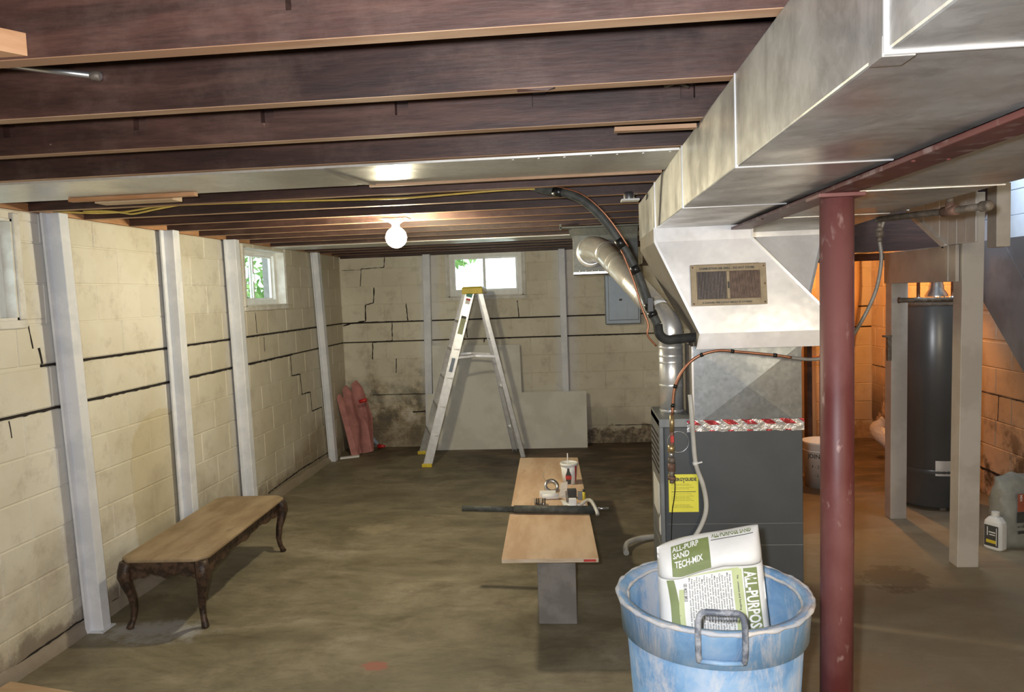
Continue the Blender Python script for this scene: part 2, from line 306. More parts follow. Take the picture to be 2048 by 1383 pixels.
def glass_mat():
    m, nt, b = nm('window_glass'); nt.nodes.remove(b); out = nt.nodes['Material Output']
    t = N(nt, 'ShaderNodeBsdfTransparent'); g = N(nt, 'ShaderNodeBsdfGlossy'); g.inputs['Roughness'].default_value = 0.03
    t.inputs[0].default_value = (0.93, 0.96, 0.95, 1)
    mx = N(nt, 'ShaderNodeMixShader'); mx.inputs[0].default_value = 0.05
    nt.links.new(t.outputs[0], mx.inputs[1]); nt.links.new(g.outputs[0], mx.inputs[2])
    nt.links.new(mx.outputs[0], out.inputs[0]); return m
M['glass'] = glass_mat()
def film_mat():
    m, nt, b = nm('clear_film'); b.inputs['Base Color'].default_value = (0.75, 0.72, 0.72, 1); b.inputs['Roughness'].default_value = 0.15
    b.inputs['Alpha'].default_value = 0.55; bump(nt, b, noise(nt, posn(nt), 30, 5), 0.8, 0.02); return m
M['film'] = film_mat()
def emit(name, c, s):
    m, nt, b = nm(name); b.inputs['Base Color'].default_value = (0.9, 0.9, 0.9, 1)
    b.inputs['Emission Color'].default_value = (*c, 1); b.inputs['Emission Strength'].default_value = s; return m
M['bulb'] = emit('lit_bulb', (1.0, 0.89, 0.62), BULB_STRENGTH)
M['bulb_warm'] = emit('lit_warm_bulb', (1.0, 0.46, 0.14), ORANGE_STRENGTH)

# ------------------------------------------------------------------ geometry helpers
def frame(d):
    d = d.normalized(); a = Vector((0, 0, 1)) if abs(d.z) < 0.9 else Vector((1, 0, 0))
    x = d.cross(a).normalized(); return x, x.cross(d).normalized()
def spline(pts, n=8):
    P = [Vector(p) for p in pts]; P = [P[0]*2-P[1]]+P+[P[-1]*2-P[-2]]; out = []
    for i in range(1, len(P)-2):
        for k in range(n):
            t = k/n; a, b, c, d = P[i-1:i+3]
            out.append(0.5*((2*b)+(c-a)*t+(2*a-5*b+4*c-d)*t*t+(3*b-a-3*c+d)*t**3))
    out.append(P[-2]); return out
class MB:
    def __init__(s): s.v = []; s.f = []; s.m = []; s.sm = []; s.mats = []
    def mi(s, m):
        if m not in s.mats: s.mats.append(m)
        return s.mats.index(m)
    def add(s, vs, fs, m=None, smooth=False):
        o = len(s.v); s.v += [Vector(v) for v in vs]
        for f in fs: s.f.append([o+i for i in f]); s.m.append(s.mi(m) if m else 0); s.sm.append(smooth)
        return s
    def box(s, x0, x1, y0, y1, z0, z1, m=None, bev=0):
        if bev: return s.bbox([(x0, y0, z0), (x1, y0, z0), (x1, y1, z0), (x0, y1, z0), (x0, y0, z1), (x1, y0, z1), (x1, y1, z1), (x0, y1, z1)], m)
        return s.hexa([(x0, y0, z0), (x1, y0, z0), (x1, y1, z0), (x0, y1, z0), (x0, y0, z1), (x1, y0, z1), (x1, y1, z1), (x0, y1, z1)], m)
    def bbox(s, v, m): return s.hexa(v, m)
    def hexa(s, v, m=None):
        return s.add(v, [(0, 3, 2, 1), (4, 5, 6, 7), (0, 1, 5, 4), (1, 2, 6, 5), (2, 3, 7, 6), (3, 0, 4, 7)], m)
    def prism(s, poly, off, m=None):
        n = len(poly); off = Vector(off); P = [Vector(p) for p in poly]
        return s.add(P+[p+off for p in P], [tuple(range(n))[::-1], tuple(range(n, 2*n))]+[(i, (i+1) % n, n+(i+1) % n, n+i) for i in range(n)], m)
    def bar(s, a, b, w, d, m=None, up=(0, 0, 1)):
        a = Vector(a); b = Vector(b); t = (b-a).normalized(); u = Vector(up); x = t.cross(u).normalized(); y = x.cross(t).normalized()
        c = []
        for p in (a, b): c += [p-x*w/2-y*d/2, p+x*w/2-y*d/2, p+x*w/2+y*d/2, p-x*w/2+y*d/2]
        return s.add(c, [(0, 1, 2, 3), (7, 6, 5, 4), (0, 4, 5, 1), (1, 5, 6, 2), (2, 6, 7, 3), (3, 7, 4, 0)], m)
    def tube(s, pts, r, n=12, m=None, cap=True):
        P = [Vector(p) for p in pts]; k = len(P); R = r if isinstance(r, (list, tuple)) else [r]*k
        T = [(P[min(i+1, k-1)]-P[max(i-1, 0)]).normalized() for i in range(k)]
        x, y = frame(T[0]); vs = []
        for i in range(k):
            x = (x-T[i]*x.dot(T[i])).normalized(); y = T[i].cross(x)
            for j in range(n):
                a = 2*pi*j/n; vs.append(P[i]+(x*cos(a)+y*sin(a))*R[i])
        fs = [(i*n+j, i*n+(j+1) % n, (i+1)*n+(j+1) % n, (i+1)*n+j) for i in range(k-1) for j in range(n)]
        s.add(vs, fs, m, True)
        if cap: s.add(vs[:n], [tuple(range(n))[::-1]], m); s.add(vs[-n:], [tuple(range(n))], m)
        return s
    def lathe(s, prof, c, n=32, m=None, axis=(0, 0, 1)):
        c = Vector(c); ax = Vector(axis).normalized(); x, y = frame(ax); vs = []
        if abs(ax.z) > .99: x, y = Vector((1, 0, 0)), Vector((0, 1, 0))
        for r, h in prof:
            for j in range(n):
                a = 2*pi*j/n; vs.append(c+ax*h+(x*cos(a)+y*sin(a))*r)
        k = len(prof)
        return s.add(vs, [(i*n+j, i*n+(j+1) % n, (i+1)*n+(j+1) % n, (i+1)*n+j) for i in range(k-1) for j in range(n)], m, True)
    def build(s, name, mat, parent=None, fix=True):
        me = bpy.data.meshes.new(name); o = bpy.data.objects.new(name, me); COL.objects.link(o)
        off = Vector((0, 0, 0))
        if parent is not None:
            p = parent
            while p is not None: off += p.location; p = p.parent
            o.parent = parent
        me.from_pydata([v-off for v in s.v], [], s.f)
        for m in (s.mats or [mat]): me.materials.append(M[m] if isinstance(m, str) else m)
        me.polygons.foreach_set('material_index', s.m); me.polygons.foreach_set('use_smooth', s.sm)
        if fix:
            bm = bmesh.new(); bm.from_mesh(me); bmesh.ops.remove_doubles(bm, verts=bm.verts, dist=1e-5)
            bmesh.ops.recalc_face_normals(bm, faces=bm.faces); bm.to_mesh(me); bm.free()
        me.update(); return o
def bevel(o, w=0.004, seg=2):
    md = o.modifiers.new('bevel', 'BEVEL'); md.width = w; md.segments = seg; md.limit_method = 'ANGLE'; md.angle_limit = radians(40); return o
def tag(o, label=None, cat=None, group=None, kind=None):
    if label: o['label'] = label
    if cat: o['category'] = cat
    if group: o['group'] = group
    if kind: o['kind'] = kind
    return o
def thing(name, loc, label, cat, group=None):
    o = bpy.data.objects.new(name, None); COL.objects.link(o); o.location = loc; o.empty_display_size = 0.1
    return tag(o, label, cat, group)
def tmesh(txt, size, bold=0.0, align='LEFT'):
    c = bpy.data.curves.new('t', 'FONT'); c.body = txt; c.size = size; c.offset = bold; c.align_x = align; c.resolution_u = 2
    o = bpy.data.objects.new('t', c); COL.objects.link(o); dg = bpy.context.evaluated_depsgraph_get()
    me = bpy.data.meshes.new_from_object(o.evaluated_get(dg)); vs = [v.co.copy() for v in me.vertices]; fs = [tuple(p.vertices) for p in me.polygons]
    bpy.data.objects.remove(o); bpy.data.curves.remove(c); bpy.data.meshes.remove(me); return vs, fs
def text(txt, size, org, X, Y, mat, parent, name='lettering', bold=0.0, align='LEFT', fn=None, width=None):
    vs, fs = tmesh(txt, size, bold, align)
    if width and vs:
        x0 = min(v.x for v in vs); x1 = max(v.x for v in vs); k = width/(x1-x0)
        for v in vs: v.x = (v.x-x0)*k
    mb = MB()
    if fn: mb.add([fn(v.x, v.y) for v in vs], fs)
    else:
        org = Vector(org); X = Vector(X).normalized(); Y = Vector(Y).normalized(); mb.add([org+X*v.x+Y*v.y for v in vs], fs)
    return mb.build(name, mat, parent, fix=False)

# slab on plane with rectangular holes: axis 'x' (plane x=c, spans y,z) or 'y' (plane y=c, spans x,z); thickness t along +axis (may be negative)
def slab(mb, axis, c, t, a0, a1, z0, z1, holes=(), m=None):
    As = sorted({a0, a1, *[h[0] for h in holes], *[h[1] for h in holes]}); Zs = sorted({z0, z1, *[h[2] for h in holes], *[h[3] for h in holes]})
    As = [a for a in As if a0 <= a <= a1]; Zs = [z for z in Zs if z0 <= z <= z1]
    def solid(i, j):
        if i < 0 or j < 0 or i >= len(As)-1 or j >= len(Zs)-1: return False
        a = (As[i]+As[i+1])/2; z = (Zs[j]+Zs[j+1])/2
        return not any(h[0] < a < h[1] and h[2] < z < h[3] for h in holes)
    def P(a, z, k): return (c+t*k, a, z) if axis == 'x' else (a, c+t*k, z)
    for i in range(len(As)-1):
        for j in range(len(Zs)-1):
            if not solid(i, j): continue
            q = [(As[i], Zs[j]), (As[i+1], Zs[j]), (As[i+1], Zs[j+1]), (As[i], Zs[j+1])]
            for k in (0, 1): mb.add([P(a, z, k) for a, z in q], [(0, 1, 2, 3)], m)
            for (di, dj, e) in ((-1, 0, (3, 0)), (1, 0, (1, 2)), (0, -1, (0, 1)), (0, 1, (2, 3))):
                if not solid(i+di, j+dj):
                    (aa, za), (ab, zb) = q[e[0]], q[e[1]]
                    mb.add([P(aa, za, 0), P(ab, zb, 0), P(ab, zb, 1), P(aa, za, 1)], [(0, 1, 2, 3)], m)
    return mb

# ------------------------------------------------------------------ room shell
XL, XR, YB, YF, ZT = -2.61, 3.12, 8.12, -2.4, 2.157
fl = MB(); fl.box(XL-.3, XR+.3, YF-.3, YB+.3, -0.15, 0); tag(fl.build('floor', 'floor'), kind='structure')

COURSES = [(0.0, 0.195), (0.2, 0.394), (0.399, 0.593), (0.598, 0.792), (0.797, 0.991), (0.996, 1.185), (1.203, 1.402), (1.420, 1.611), (1.616, 1.81), (1.815, 2.008), (2.013, 2.152)]
_blk = {}
def blockmesh(L, H, mat, T=0.012, c=0.004):
    key = (round(L, 3), round(H, 3), mat)
    if key in _blk: return _blk[key]
    a, h = L/2, H/2      # local: x along the wall, z up, front face towards -y
    vs = [(-a, T, -h), (a, T, -h), (a, T, h), (-a, T, h), (-a, c, -h), (a, c, -h), (a, c, h), (-a, c, h), (-a+c, 0, -h+c), (a-c, 0, -h+c), (a-c, 0, h-c), (-a+c, 0, h-c)]
    fs = [(0, 1, 5, 4), (1, 2, 6, 5), (2, 3, 7, 6), (3, 0, 4, 7), (4, 5, 9, 8), (5, 6, 10, 9), (6, 7, 11, 10), (7, 4, 8, 11), (8, 9, 10, 11)]
    me = bpy.data.meshes.new('block'); me.from_pydata(vs, [], fs); me.materials.append(M[mat]); _blk[key] = me; return me
def block_wall(root, axis, c, sgn, a0, a1, holes, mat, phase, cuts=()):
    """sgn: direction of the room from the wall along the axis. blocks stand 4 mm proud of the mortar slab."""
    L = 0.4065
    for k, (z0, z1) in enumerate(COURSES):
        off = phase+(L/2 if k % 2 else 0)
        i0 = int((a0-off)/L)-1; a = off+i0*L
        while a < a1:
            s, e = max(a+0.0025, a0), min(a+L-0.0025, a1); a += L
            segs = [(s, e, z0, z1)]
            for h in holes:
                ns = []
                for (p, q, u, v) in segs:
                    if q <= h[0] or p >= h[1] or v <= h[2] or u >= h[3]: ns.append((p, q, u, v)); continue
                    if u < h[2]-0.015: ns.append((p, q, u, h[2])); u = h[2]
                    if v > h[3]+0.015: ns.append((p, q, h[3], v)); v = h[3]
                    if p < h[0]: ns.append((p, h[0], u, v))
                    if q > h[1]: ns.append((h[1], q, u, v))
                segs = ns
            for (p, q, u, v) in segs:
                if q-p < 0.03 or v-u < 0.02: continue
                o = bpy.data.objects.new('block', blockmesh(q-p, v-u, mat)); COL.objects.link(o); o.parent = root
                j = random.uniform(-0.0012, 0.0012)
                if axis == 'x': o.location = (c+sgn*(0.004+j), (p+q)/2, (u+v)/2); o.rotation_euler = (0, 0, pi/2 if sgn > 0 else -pi/2)
                else: o.location = ((p+q)/2, c+sgn*(0.004+j), (u+v)/2); o.rotation_euler = (0, 0, 0 if sgn < 0 else pi)
HL = [(5.70, 6.52, 1.65, 2.13), (2.35, 3.27, 1.64, 2.11)]
HBk = [(-1.385, -0.56, 1.66, 2.14)]
def wall(name, axis, c, sgn, a0, a1, holes, mat, phase, b0, b1):
    mb = MB(); eps = 0.004
    # mortar bands, left open where the two bed joints have parted
    for (z0, z1) in (((-0.02, 1.187), (1.201, 1.404), (1.418, 2.155)) if name != 'wall_right' else ((-0.02, 2.155),)):
        slab(mb, axis, c-sgn*0.0, -sgn*0.03, a0, a1, z0, z1, holes)
    if name == 'wall_left': mb.box(XL-.03, XL+.002, YF, 3.39, 1.404, 1.418)
    root = mb.build(name, mat); tag(root, kind='structure')
    g = MB(); slab(g, axis, c-sgn*0.026, -sgn*0.11, a0, a1, -0.02, 2.155, holes)
    bo = g.build('wall_core', 'gap', root)
    block_wall(root, axis, c, sgn, b0, b1, holes, mat, phase)
    return root
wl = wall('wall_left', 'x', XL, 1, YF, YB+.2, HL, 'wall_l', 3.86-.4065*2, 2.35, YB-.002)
wb = wall('wall_back', 'y', YB, -1, XL-.2, XR+.2, HBk, 'wall_b', -2.44+.11, XL+.005, XR-.005)
wr = wall('wall_right', 'x', XR, -1, YF, YB+.2, [], 'wall_r', 0.1, 4.6, YB-.002)
mb = MB(); mb.box(XL-.2, XR+.2, YF-.2, YF, -0.02, 2.4); tag(mb.build('wall_front', 'wall_b'), kind='structure')

# cracks that step through the joints: ragged dark ribbons let into the joints
def crack(root, axis, c, sgn, pts, wdt=0.011):
    mb = MB()
    for (a, b) in zip(pts[:-1], pts[1:]):
        n = max(2, int(sqrt((a[0]-b[0])**2+(a[1]-b[1])**2)/0.03)); prev = None
        dx, dz = b[0]-a[0], b[1]-a[1]; l = sqrt(dx*dx+dz*dz); nx, nz = -dz/l, dx/l
        for i in range(n+1):
            t = i/n; w1 = wdt*random.uniform(0.12, 0.62); w2 = wdt*random.uniform(0.12, 0.62); x = a[0]+dx*t; z = a[1]+dz*t
            q = [(x+nx*w1, z+nz*w1), (x-nx*w2, z-nz*w2)]
            if prev:
                P = lambda p, d: ((c+sgn*d, p[0], p[1]) if axis == 'x' else (p[0], c+sgn*d, p[1]))
                A, B, C_, D = prev[0], prev[1], q[1], q[0]
                mb.add([P(A, .0062), P(B, .0062), P(C_, .0062), P(D, .0062), P(A, .001), P(B, .001), P(C_, .001), P(D, .001)],
                       [(0, 1, 2, 3), (0, 4, 5, 1), (3, 2, 6, 7), (0, 3, 7, 4), (1, 5, 6, 2)])
            prev = q
    o = mb.build('crack', 'crack', root); return o
def at_left(px): return px
# back wall stepped cracks (x, z)
for pts, wd in [
    ([(-2.59, 1.41), (-2.45, 1.412), (-2.20, 1.415), (-1.97, 1.414), (-1.2, 1.411), (-0.3, 1.411), (0.31, 1.411)], 0.012),
    ([(-2.60, 1.385), (-2.50, 1.41), (-2.34, 1.43), (-2.33, 1.61), (-2.24, 1.63), (-2.225, 1.80)], 0.016),
    ([(-1.86, 1.42), (-1.87, 1.61)], 0.015),
    ([(-2.38, 1.82), (-2.36, 2.01), (-2.10, 2.02), (-2.09, 2.13)], 0.010), ([(-2.36, 2.0), (-2.58, 2.0)], 0.006),
    ([(-2.04, 1.40), (-2.045, 1.20), (-2.27, 1.19), (-2.28, 1.0)], 0.013),
    ([(-1.63, 1.40), (-1.62, 1.21)], 0.011), ([(-1.21, 1.40), (-1.20, 1.21)], 0.012),
    ([(-0.62, 1.42), (-0.63, 1.60)], 0.012), ([(-1.015, 1.15), (-1.01, 1.193), (-0.5, 1.194), (0.31, 1.193), (0.7, 1.193)], 0.013),
    ([(-2.01, 1.0), (-2.02, 0.84)], 0.012), ([(-1.6, 0.595), (-1.60, 0.40), (-1.85, 0.395)], 0.013), ([(-2.3, 0.596), (-1.95, 0.597), (-1.62, 0.595)], 0.008),
    ([(0.4, 0.197), (0.9, 0.197)], 0.008)]:
    crack(wb, 'y', YB, -1, pts, wd)
# left wall (y, z)
for pts, wd in [
    ([(3.33, 1.61), (3.35, 1.50)], 0.008), ([(3.39, 1.50), (3.40, 1.42)], 0.014), ([(3.40, 1.411), (3.62, 1.411), (5.6, 1.411), (7.45, 1.411)], 0.013),
    ([(2.9, 1.193), (3.6, 1.193), (4.5, 1.193), (6.3, 1.193), (6.6, 1.193)], 0.016),
    ([(6.55, 1.19), (6.56, 1.0), (6.76, 0.995), (6.78, 0.80), (7.0, 0.79), (7.02, 0.6), (7.3, 0.595), (7.32, 0.4)], 0.012),
    ([(5.86, 1.60), (5.87, 1.43)], 0.008), ([(6.0, 1.39), (6.0, 1.27)], 0.006), ([(2.9, 1.61), (3.30, 1.612)], 0.006), ([(3.16, 1.18), (3.17, 1.10)], 0.006),
    ([(2.9, 0.06), (3.5, 0.07), (3.9, 0.05)], 0.012), ([(5.9, 0.09), (6.6, 0.11), (7.4, 0.10)], 0.014)]:
    crack(wl, 'x', XL, 1, pts, wd)
for pts, wd in [([(4.7, .79), (5.4, .792), (6.3, .79), (7.2, .795), (8.1, .79)], 0.008), ([(5.75, .79), (5.76, .60)], .006), ([(5.1, 0.17), (5.6, 0.19), (6.2, 0.2)], 0.03)]:
    crack(wr, 'x', XR, -1, pts, wd)
# parged footing kerb at the foot of the left wall
mb = MB()
ys = [2.0+i*0.16 for i in range(37)]; pr = None
for y in ys:
    d = 0.035+random.uniform(-.008, .01); h = 0.055+random.uniform(-.01, .012)
    q = [(XL, y, h+.01), (XL+d*.6, y, h), (XL+d, y, 0)]
    if pr: mb.add(pr+q, [(0, 1, 4, 3), (1, 2, 5, 4)], None, True)
    pr = q
tag(mb.build('baseboard_left', 'wall_l'), kind='structure')

# ceiling: subfloor boards above, joists below it
STW = (2.18, XR, 3.0, 5.55)   # stairwell opening x0,x1,y0,y1
mb = MB()
for (x0, x1, y0, y1) in ((XL-.2, XR+.2, YF-.2, STW[2]), (XL-.2, STW[0], STW[2], STW[3]), (XL-.2, XR+.2, STW[3], YB+.2)):
    mb.box(x0, x1, y0, y1, ZT+.235, ZT+.27)
ceil = mb.build('ceiling', 'subfloor'); tag(ceil, kind='structure')
JY0 = 1.3925-.038   # front face of the second joist in view
notches = {2: [-1.705, -1.286, -0.890, -0.486, -0.085, 0.334], 0: [-0.49, -1.36]}
for i in range(-9, 17):
    y = JY0+0.406*i; x1 = XR+.15
    if STW[2] < y < STW[3]: x1 = STW[0]
    holes = [(x-.020, x+.020, 2.211, 2.252) for x in notches.get(i, [])]
    mb = MB(); x0 = XL-.15
    slab(mb, 'y', y, 0.030, x0, x1, ZT, ZT+.234, holes, 'joist'); slab(mb, 'y', y+.030, 0.010, x0, x1, ZT, ZT+.234, [], 'joist')
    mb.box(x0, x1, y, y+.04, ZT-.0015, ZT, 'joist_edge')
    j = mb.build('joist', None, ceil)
# light-coloured furring strips and splints left nailed to joist edges
def strip(pts, mat, label, w=0.03, h=0.012, cat='board'):
    mb = MB(); mb.bar(pts[0], pts[1], w, h); o = mb.build('wood_strip', mat); return tag(o, label, cat)
strip([(-2.1, 2.985, 2.138), (-1.55, 2.985, 2.138)], 'raw_wood', 'thin reddish batten nailed along the sheet metal pan near left wall', .03, .016)
strip([(-2.05, 3.11, 2.143), (-1.70, 3.11, 2.143)], 'pale_wood', 'short pale board end below joists near first white post', .08, .02)
strip([(-0.83, 3.04, 2.145), (.36, 3.04, 2.145)], 'joist_edge', 'long thin orange batten on joist behind the metal pan', .018, .012)
strip([(0.13, 2.235, 2.148), (.365, 2.235, 2.146)], 'joist_edge', 'short splintered wood strip on joist end by the big duct', .03, .012)
# splintered nick on second joist
mb = MB(); mb.add([(-0.12, 1.762, 2.156), (-.03, 1.762, 2.156), (-.05, 1.762, 2.148), (-.12, 1.775, 2.152), (-.03, 1.78, 2.156), (-.08, 1.767, 2.151)], [(0, 1, 2, 5), (0, 5, 3), (1, 4, 2), (3, 5, 2, 4)])
mb.build('splinter', 'joist', ceil)
mb = MB(); mb.box(1.40, 1.46, 5.0, YB, 0, ZT); tag(mb.build('wall_light_block', 'orange_board'), kind='structure')  # unseen wall added to hold the orange lamplight on its right side
# sill plate on the left wall and back wall
mb = MB(); mb.box(XL-.14, XL+.012, YF, YB+.1, 2.157, 2.196); tag(mb.build('trim_1', 'raw_wood'), kind='structure')
mb = MB(); mb.box(XL+.02, XR, YB-.02, YB+.14, 2.13, 2.17); mb.box(XL-.14, XR, YB-.004, YB+.14, 2.15, ZT+.235); tag(mb.build('trim_2', 'joist'), kind='structure')
mb = MB(); mb.box(XL-.18, XL-.02, YF, YB+.1, 2.19, ZT+.24, 'joist'); mb.box(XR+.02, XR+.2, YF, YB+.1, 2.15, ZT+.24, 'joist'); mb.box(XL-.2, XR+.2, YF-.2, YF, 2.1, ZT+.24, 'joist'); tag(mb.build('trim_3', 'joist'), kind='structure')

# sheet metal pan closing one joist bay
t = thing('joist_pan', (-1.1, 2.83, 2.15), 'grey sheet metal pan closing the joist bay in front of the bulb', 'sheet metal')
mb = MB(); mb.box(XL, -0.88, 2.606, 3.03, 2.1475, 2.1555); mb.build('metal_sheet', 'pan', t)
mb = MB(); mb.box(-0.88, .37, 2.606, 3.022, 2.148, 2.1555); mb.build('metal_sheet', 'pan', t)
mb = MB(); mb.prism([(-0.905, 2.61, 2.147), (-.875, 2.61, 2.144), (-.80, 3.02, 2.144), (-.845, 3.02, 2.147)], (0, 0, .004)); mb.build('lap_joint', 'steel', t)
mb = MB(); mb.box(XL, .9, 6.268, 6.675, 2.148, 2.155); tag(mb.build('joist_pan', 'pan'), 'pale sheet metal strip across the far joists behind the bulb', 'sheet metal')
for k in range(7):
    mb = MB(); mb.lathe([(0.001, 0), (.004, .001), (.004, .003)], (-.2+.09*k, 2.615, 2.143), 8); mb.build('screw', 'seam', t)

# ------------------------------------------------------------------ windows
def window(nm_, axis, c, hole, depth_sign, setback, mull, fw=0.04):
    a0, a1, z0, z1 = hole
    def bx(mb, p0, p1, d0, d1, u0, u1):
        d0, d1 = sorted((c+depth_sign*d0, c+depth_sign*d1))
        if axis == 'x': mb.box(d0, d1, p0, p1, u0, u1)
        else: mb.box(p0, p1, d0, d1, u0, u1)
    mb = MB()   # liner
    bx(mb, a0, a0+.012, -.012, .14, z0, z1); bx(mb, a1-.012, a1, -.012, .14, z0, z1); bx(mb, a0, a1, -.012, .14, z0, z0+.012); bx(mb, a0, a1, -.012, .14, z1-.012, z1)
    root = mb.build(nm_, 'trim_w'); tag(root, kind='structure')
    a0 += .012; a1 -= .012; z0 += .012; z1 -= .012; s = setback
    mb = MB(); bx(mb, a0, a0+fw, s, s+.05, z0, z1); bx(mb, a1-fw, a1, s, s+.05, z0, z1); bx(mb, a0+fw, a1-fw, s, s+.05, z0, z0+fw*1.2); bx(mb, a0+fw, a1-fw, s, s+.05, z1-fw*.8, z1)
    bevel(mb.build('window_frame', 'vinyl', root), .003)
    for k, (p, q) in enumerate(((a0+fw, mull+.015), (mull-.015, a1-fw))):
        ds = s+.008+.016*k; sw = .022
        mb = MB(); bx(mb, p, p+sw, ds, ds+.015, z0+fw, z1-fw*.8); bx(mb, q-sw, q, ds, ds+.015, z0+fw, z1-fw*.8); bx(mb, p+sw, q-sw, ds, ds+.015, z0+fw, z0+fw+sw); bx(mb, p+sw, q-sw, ds, ds+.015, z1-fw*.8-sw, z1-fw*.8)
        sash = mb.build('sash', 'vinyl', root)
        mb = MB(); bx(mb, p+sw, q-sw, ds+.006, ds+.009, z0+fw+sw, z1-fw*.8-sw); mb.build('pane', 'glass', sash)
    mb = MB(); bx(mb, mull-.006, mull+.006, s-.004, s+.008, (z0+z1)/2-.03, (z0+z1)/2+.03); mb.build('latch', 'vinyl', root)
    return root
window('window_1', 'y', YB, HBk[0], 1, 0.0, -0.985, .045)
window('window_2', 'x', XL, HL[0], -1, 0.07, 6.05, .035)
window('window_3', 'x', XL, HL[1], -1, 0.04, 2.8, .045)
# plastered reveals round the windows
mb = MB()
for (a, b, u, v) in ((2.302, 2.35, 1.641, 2.14), (3.27, 3.313, 1.641, 2.14), (2.30, 3.315, 1.60, 1.64)): mb.box(XL-.01, XL+.02, a, b, u, v)
tag(bevel(mb.build('trim_4', 'trim_w'), .006), kind='structure')
mb = MB()
for (a, b, u, v) in ((5.667, 5.70, 1.651, 2.15), (6.52, 6.553, 1.651, 2.15), (5.665, 6.555, 1.615, 1.65)): mb.box(XL-.01, XL+.016, a, b, u, v)
tag(bevel(mb.build('trim_5', 'trim_w'), .006), kind='structure')
mb = MB()
for (a, b, u, v) in ((-1.418, -1.385, 1.661, 2.15), (-.56, -.527, 1.661, 2.15), (-1.42, -.525, 1.625, 1.66)): mb.box(a, b, YB-.016, YB+.01, u, v)
tag(bevel(mb.build('trim_6', 'trim_w'), .006), kind='structure')

# outside: ground at window height, shrubs
mb = MB(); mb.add([(-14, 8.4, 1.45), (10, 8.4, 1.45), (10, 26, 2.0), (-14, 26, 2.0)], [(0, 1, 2, 3)]); mb.add([(-2.9, -3, 1.40), (-2.9, 8.4, 1.40), (-14, 8.4, 1.9), (-14, -3, 1.9)], [(0, 1, 2, 3)])
tag(mb.build('yard_ground', 'grass', None, False), kind='structure')
def shrub(c, r, n, label, lsz=0.07):
    t = thing('shrub', (c[0], c[1], c[2]-r[2]), label, 'shrub'); mb = MB()
    for _ in range(n):
        a = random.uniform(0, 2*pi); z = random.uniform(-1, 1); q = sqrt(1-z*z)*random.uniform(.6, 1); p = Vector((c[0]+r[0]*q*cos(a), c[1]+r[1]*q*sin(a), c[2]+r[2]*z))
        x = Vector([random.uniform(-1, 1) for _ in range(3)]).normalized(); y = x.cross(Vector([random.uniform(-1, 1) for _ in range(3)])).normalized()
        l = lsz*random.uniform(.6, 1.3)
        mb.add([p-x*l, p-y*l*.4, p+x*l, p+y*l*.4], [(0, 1, 2, 3)])
    tag(mb.build('foliage', 'leaf', t, False), kind='stuff')
    mb = MB(); mb.tube([(c[0], c[1], c[2]-r[2]-.05), (c[0]+.05, c[1], c[2])], .03, 6); mb.build('stem', 'bark', t)
shrub((-1.9, 11.4, 2.55), (.85, .5, .42), 420, 'leafy green branches outside the back wall window', .10)
shrub((-4.3, 9.5, 2.2), (.6, 1.0, .9), 1500, 'green bush outside the small left wall window', .08)
shrub((-5.4, 6.2, 2.2), (.7, 1.6, .7), 500, 'pale green bush further off outside the left wall window', .08)
mb = MB(); mb.box(-3.66, -3.52, 8.5, 8.75, 1.4, 3.2); tag(mb.build('fence_post', 'bark'), 'grey post standing in the bushes outside the left wall window', 'post')

# ------------------------------------------------------------------ white wall posts (boxed braces)
def brace(x0, x1, y0, y1, zt, dy, label, dx=0.0):
    t = thing('wall_post', ((x0+x1)/2, (y0+y1)/2, 0), label, 'post', 'white braces along the block walls')
    v = [(x0, y0, 0), (x1, y0, 0), (x1, y1, 0), (x0, y1, 0), (x0+dx, y0+dy, zt), (x1+dx, y0+dy, zt), (x1+dx, y1+dy, zt), (x0+dx, y1+dy, zt)]
    mb = MB(); mb.hexa(v); bevel(mb.build('post', 'white_post', t), .005)
    return t, v
def flange(t, a, b, w, d, up):
    mb = MB(); mb.bar(a, b, w, d, None, up); bevel(mb.build('flange', 'white_post', t), .002)
t, v = brace(-2.60, -2.505, 3.555, 3.625, 2.157, -.09, 'white boxed post nearest the camera on the left block wall')
flange(t, (-2.575, 3.548, 0), (-2.575, 3.458, 2.157), .05, .012, (1, 0, 0))
mb = MB(); mb.box(-2.61, -2.49, 3.53, 3.64, 0, .006); mb.build('base_plate', 'white_post', t)
t, v = brace(-2.60, -2.505, 4.52, 4.595, 2.157, -.015, 'white post rising behind the near end of the wooden bench table')
flange(t, (-2.575, 4.513, 0), (-2.575, 4.498, 2.157), .05, .012, (1, 0, 0))
t, v = brace(-2.60, -2.505, 5.42, 5.49, 2.157, -.06, 'white post just left of the left wall window')
flange(t, (-2.575, 5.413, 0), (-2.575, 5.353, 2.157), .05, .012, (1, 0, 0))
t, v = brace(-2.60, -2.53, 7.42, 7.50, 2.157, -.22, 'white post near the back left corner beside pink boards', .0)
flange(t, (-2.59, 7.415, 0), (-2.59, 7.195, 2.157), .03, .012, (1, 0, 0))
t, v = brace(-1.70, -1.62, 8.045, 8.115, 2.14, 0, 'white post on the back wall left of the stepladder', .05)
t, v = brace(-.165, -.095, 8.045, 8.115, 2.14, 0, 'white post on the back wall right of the back window')

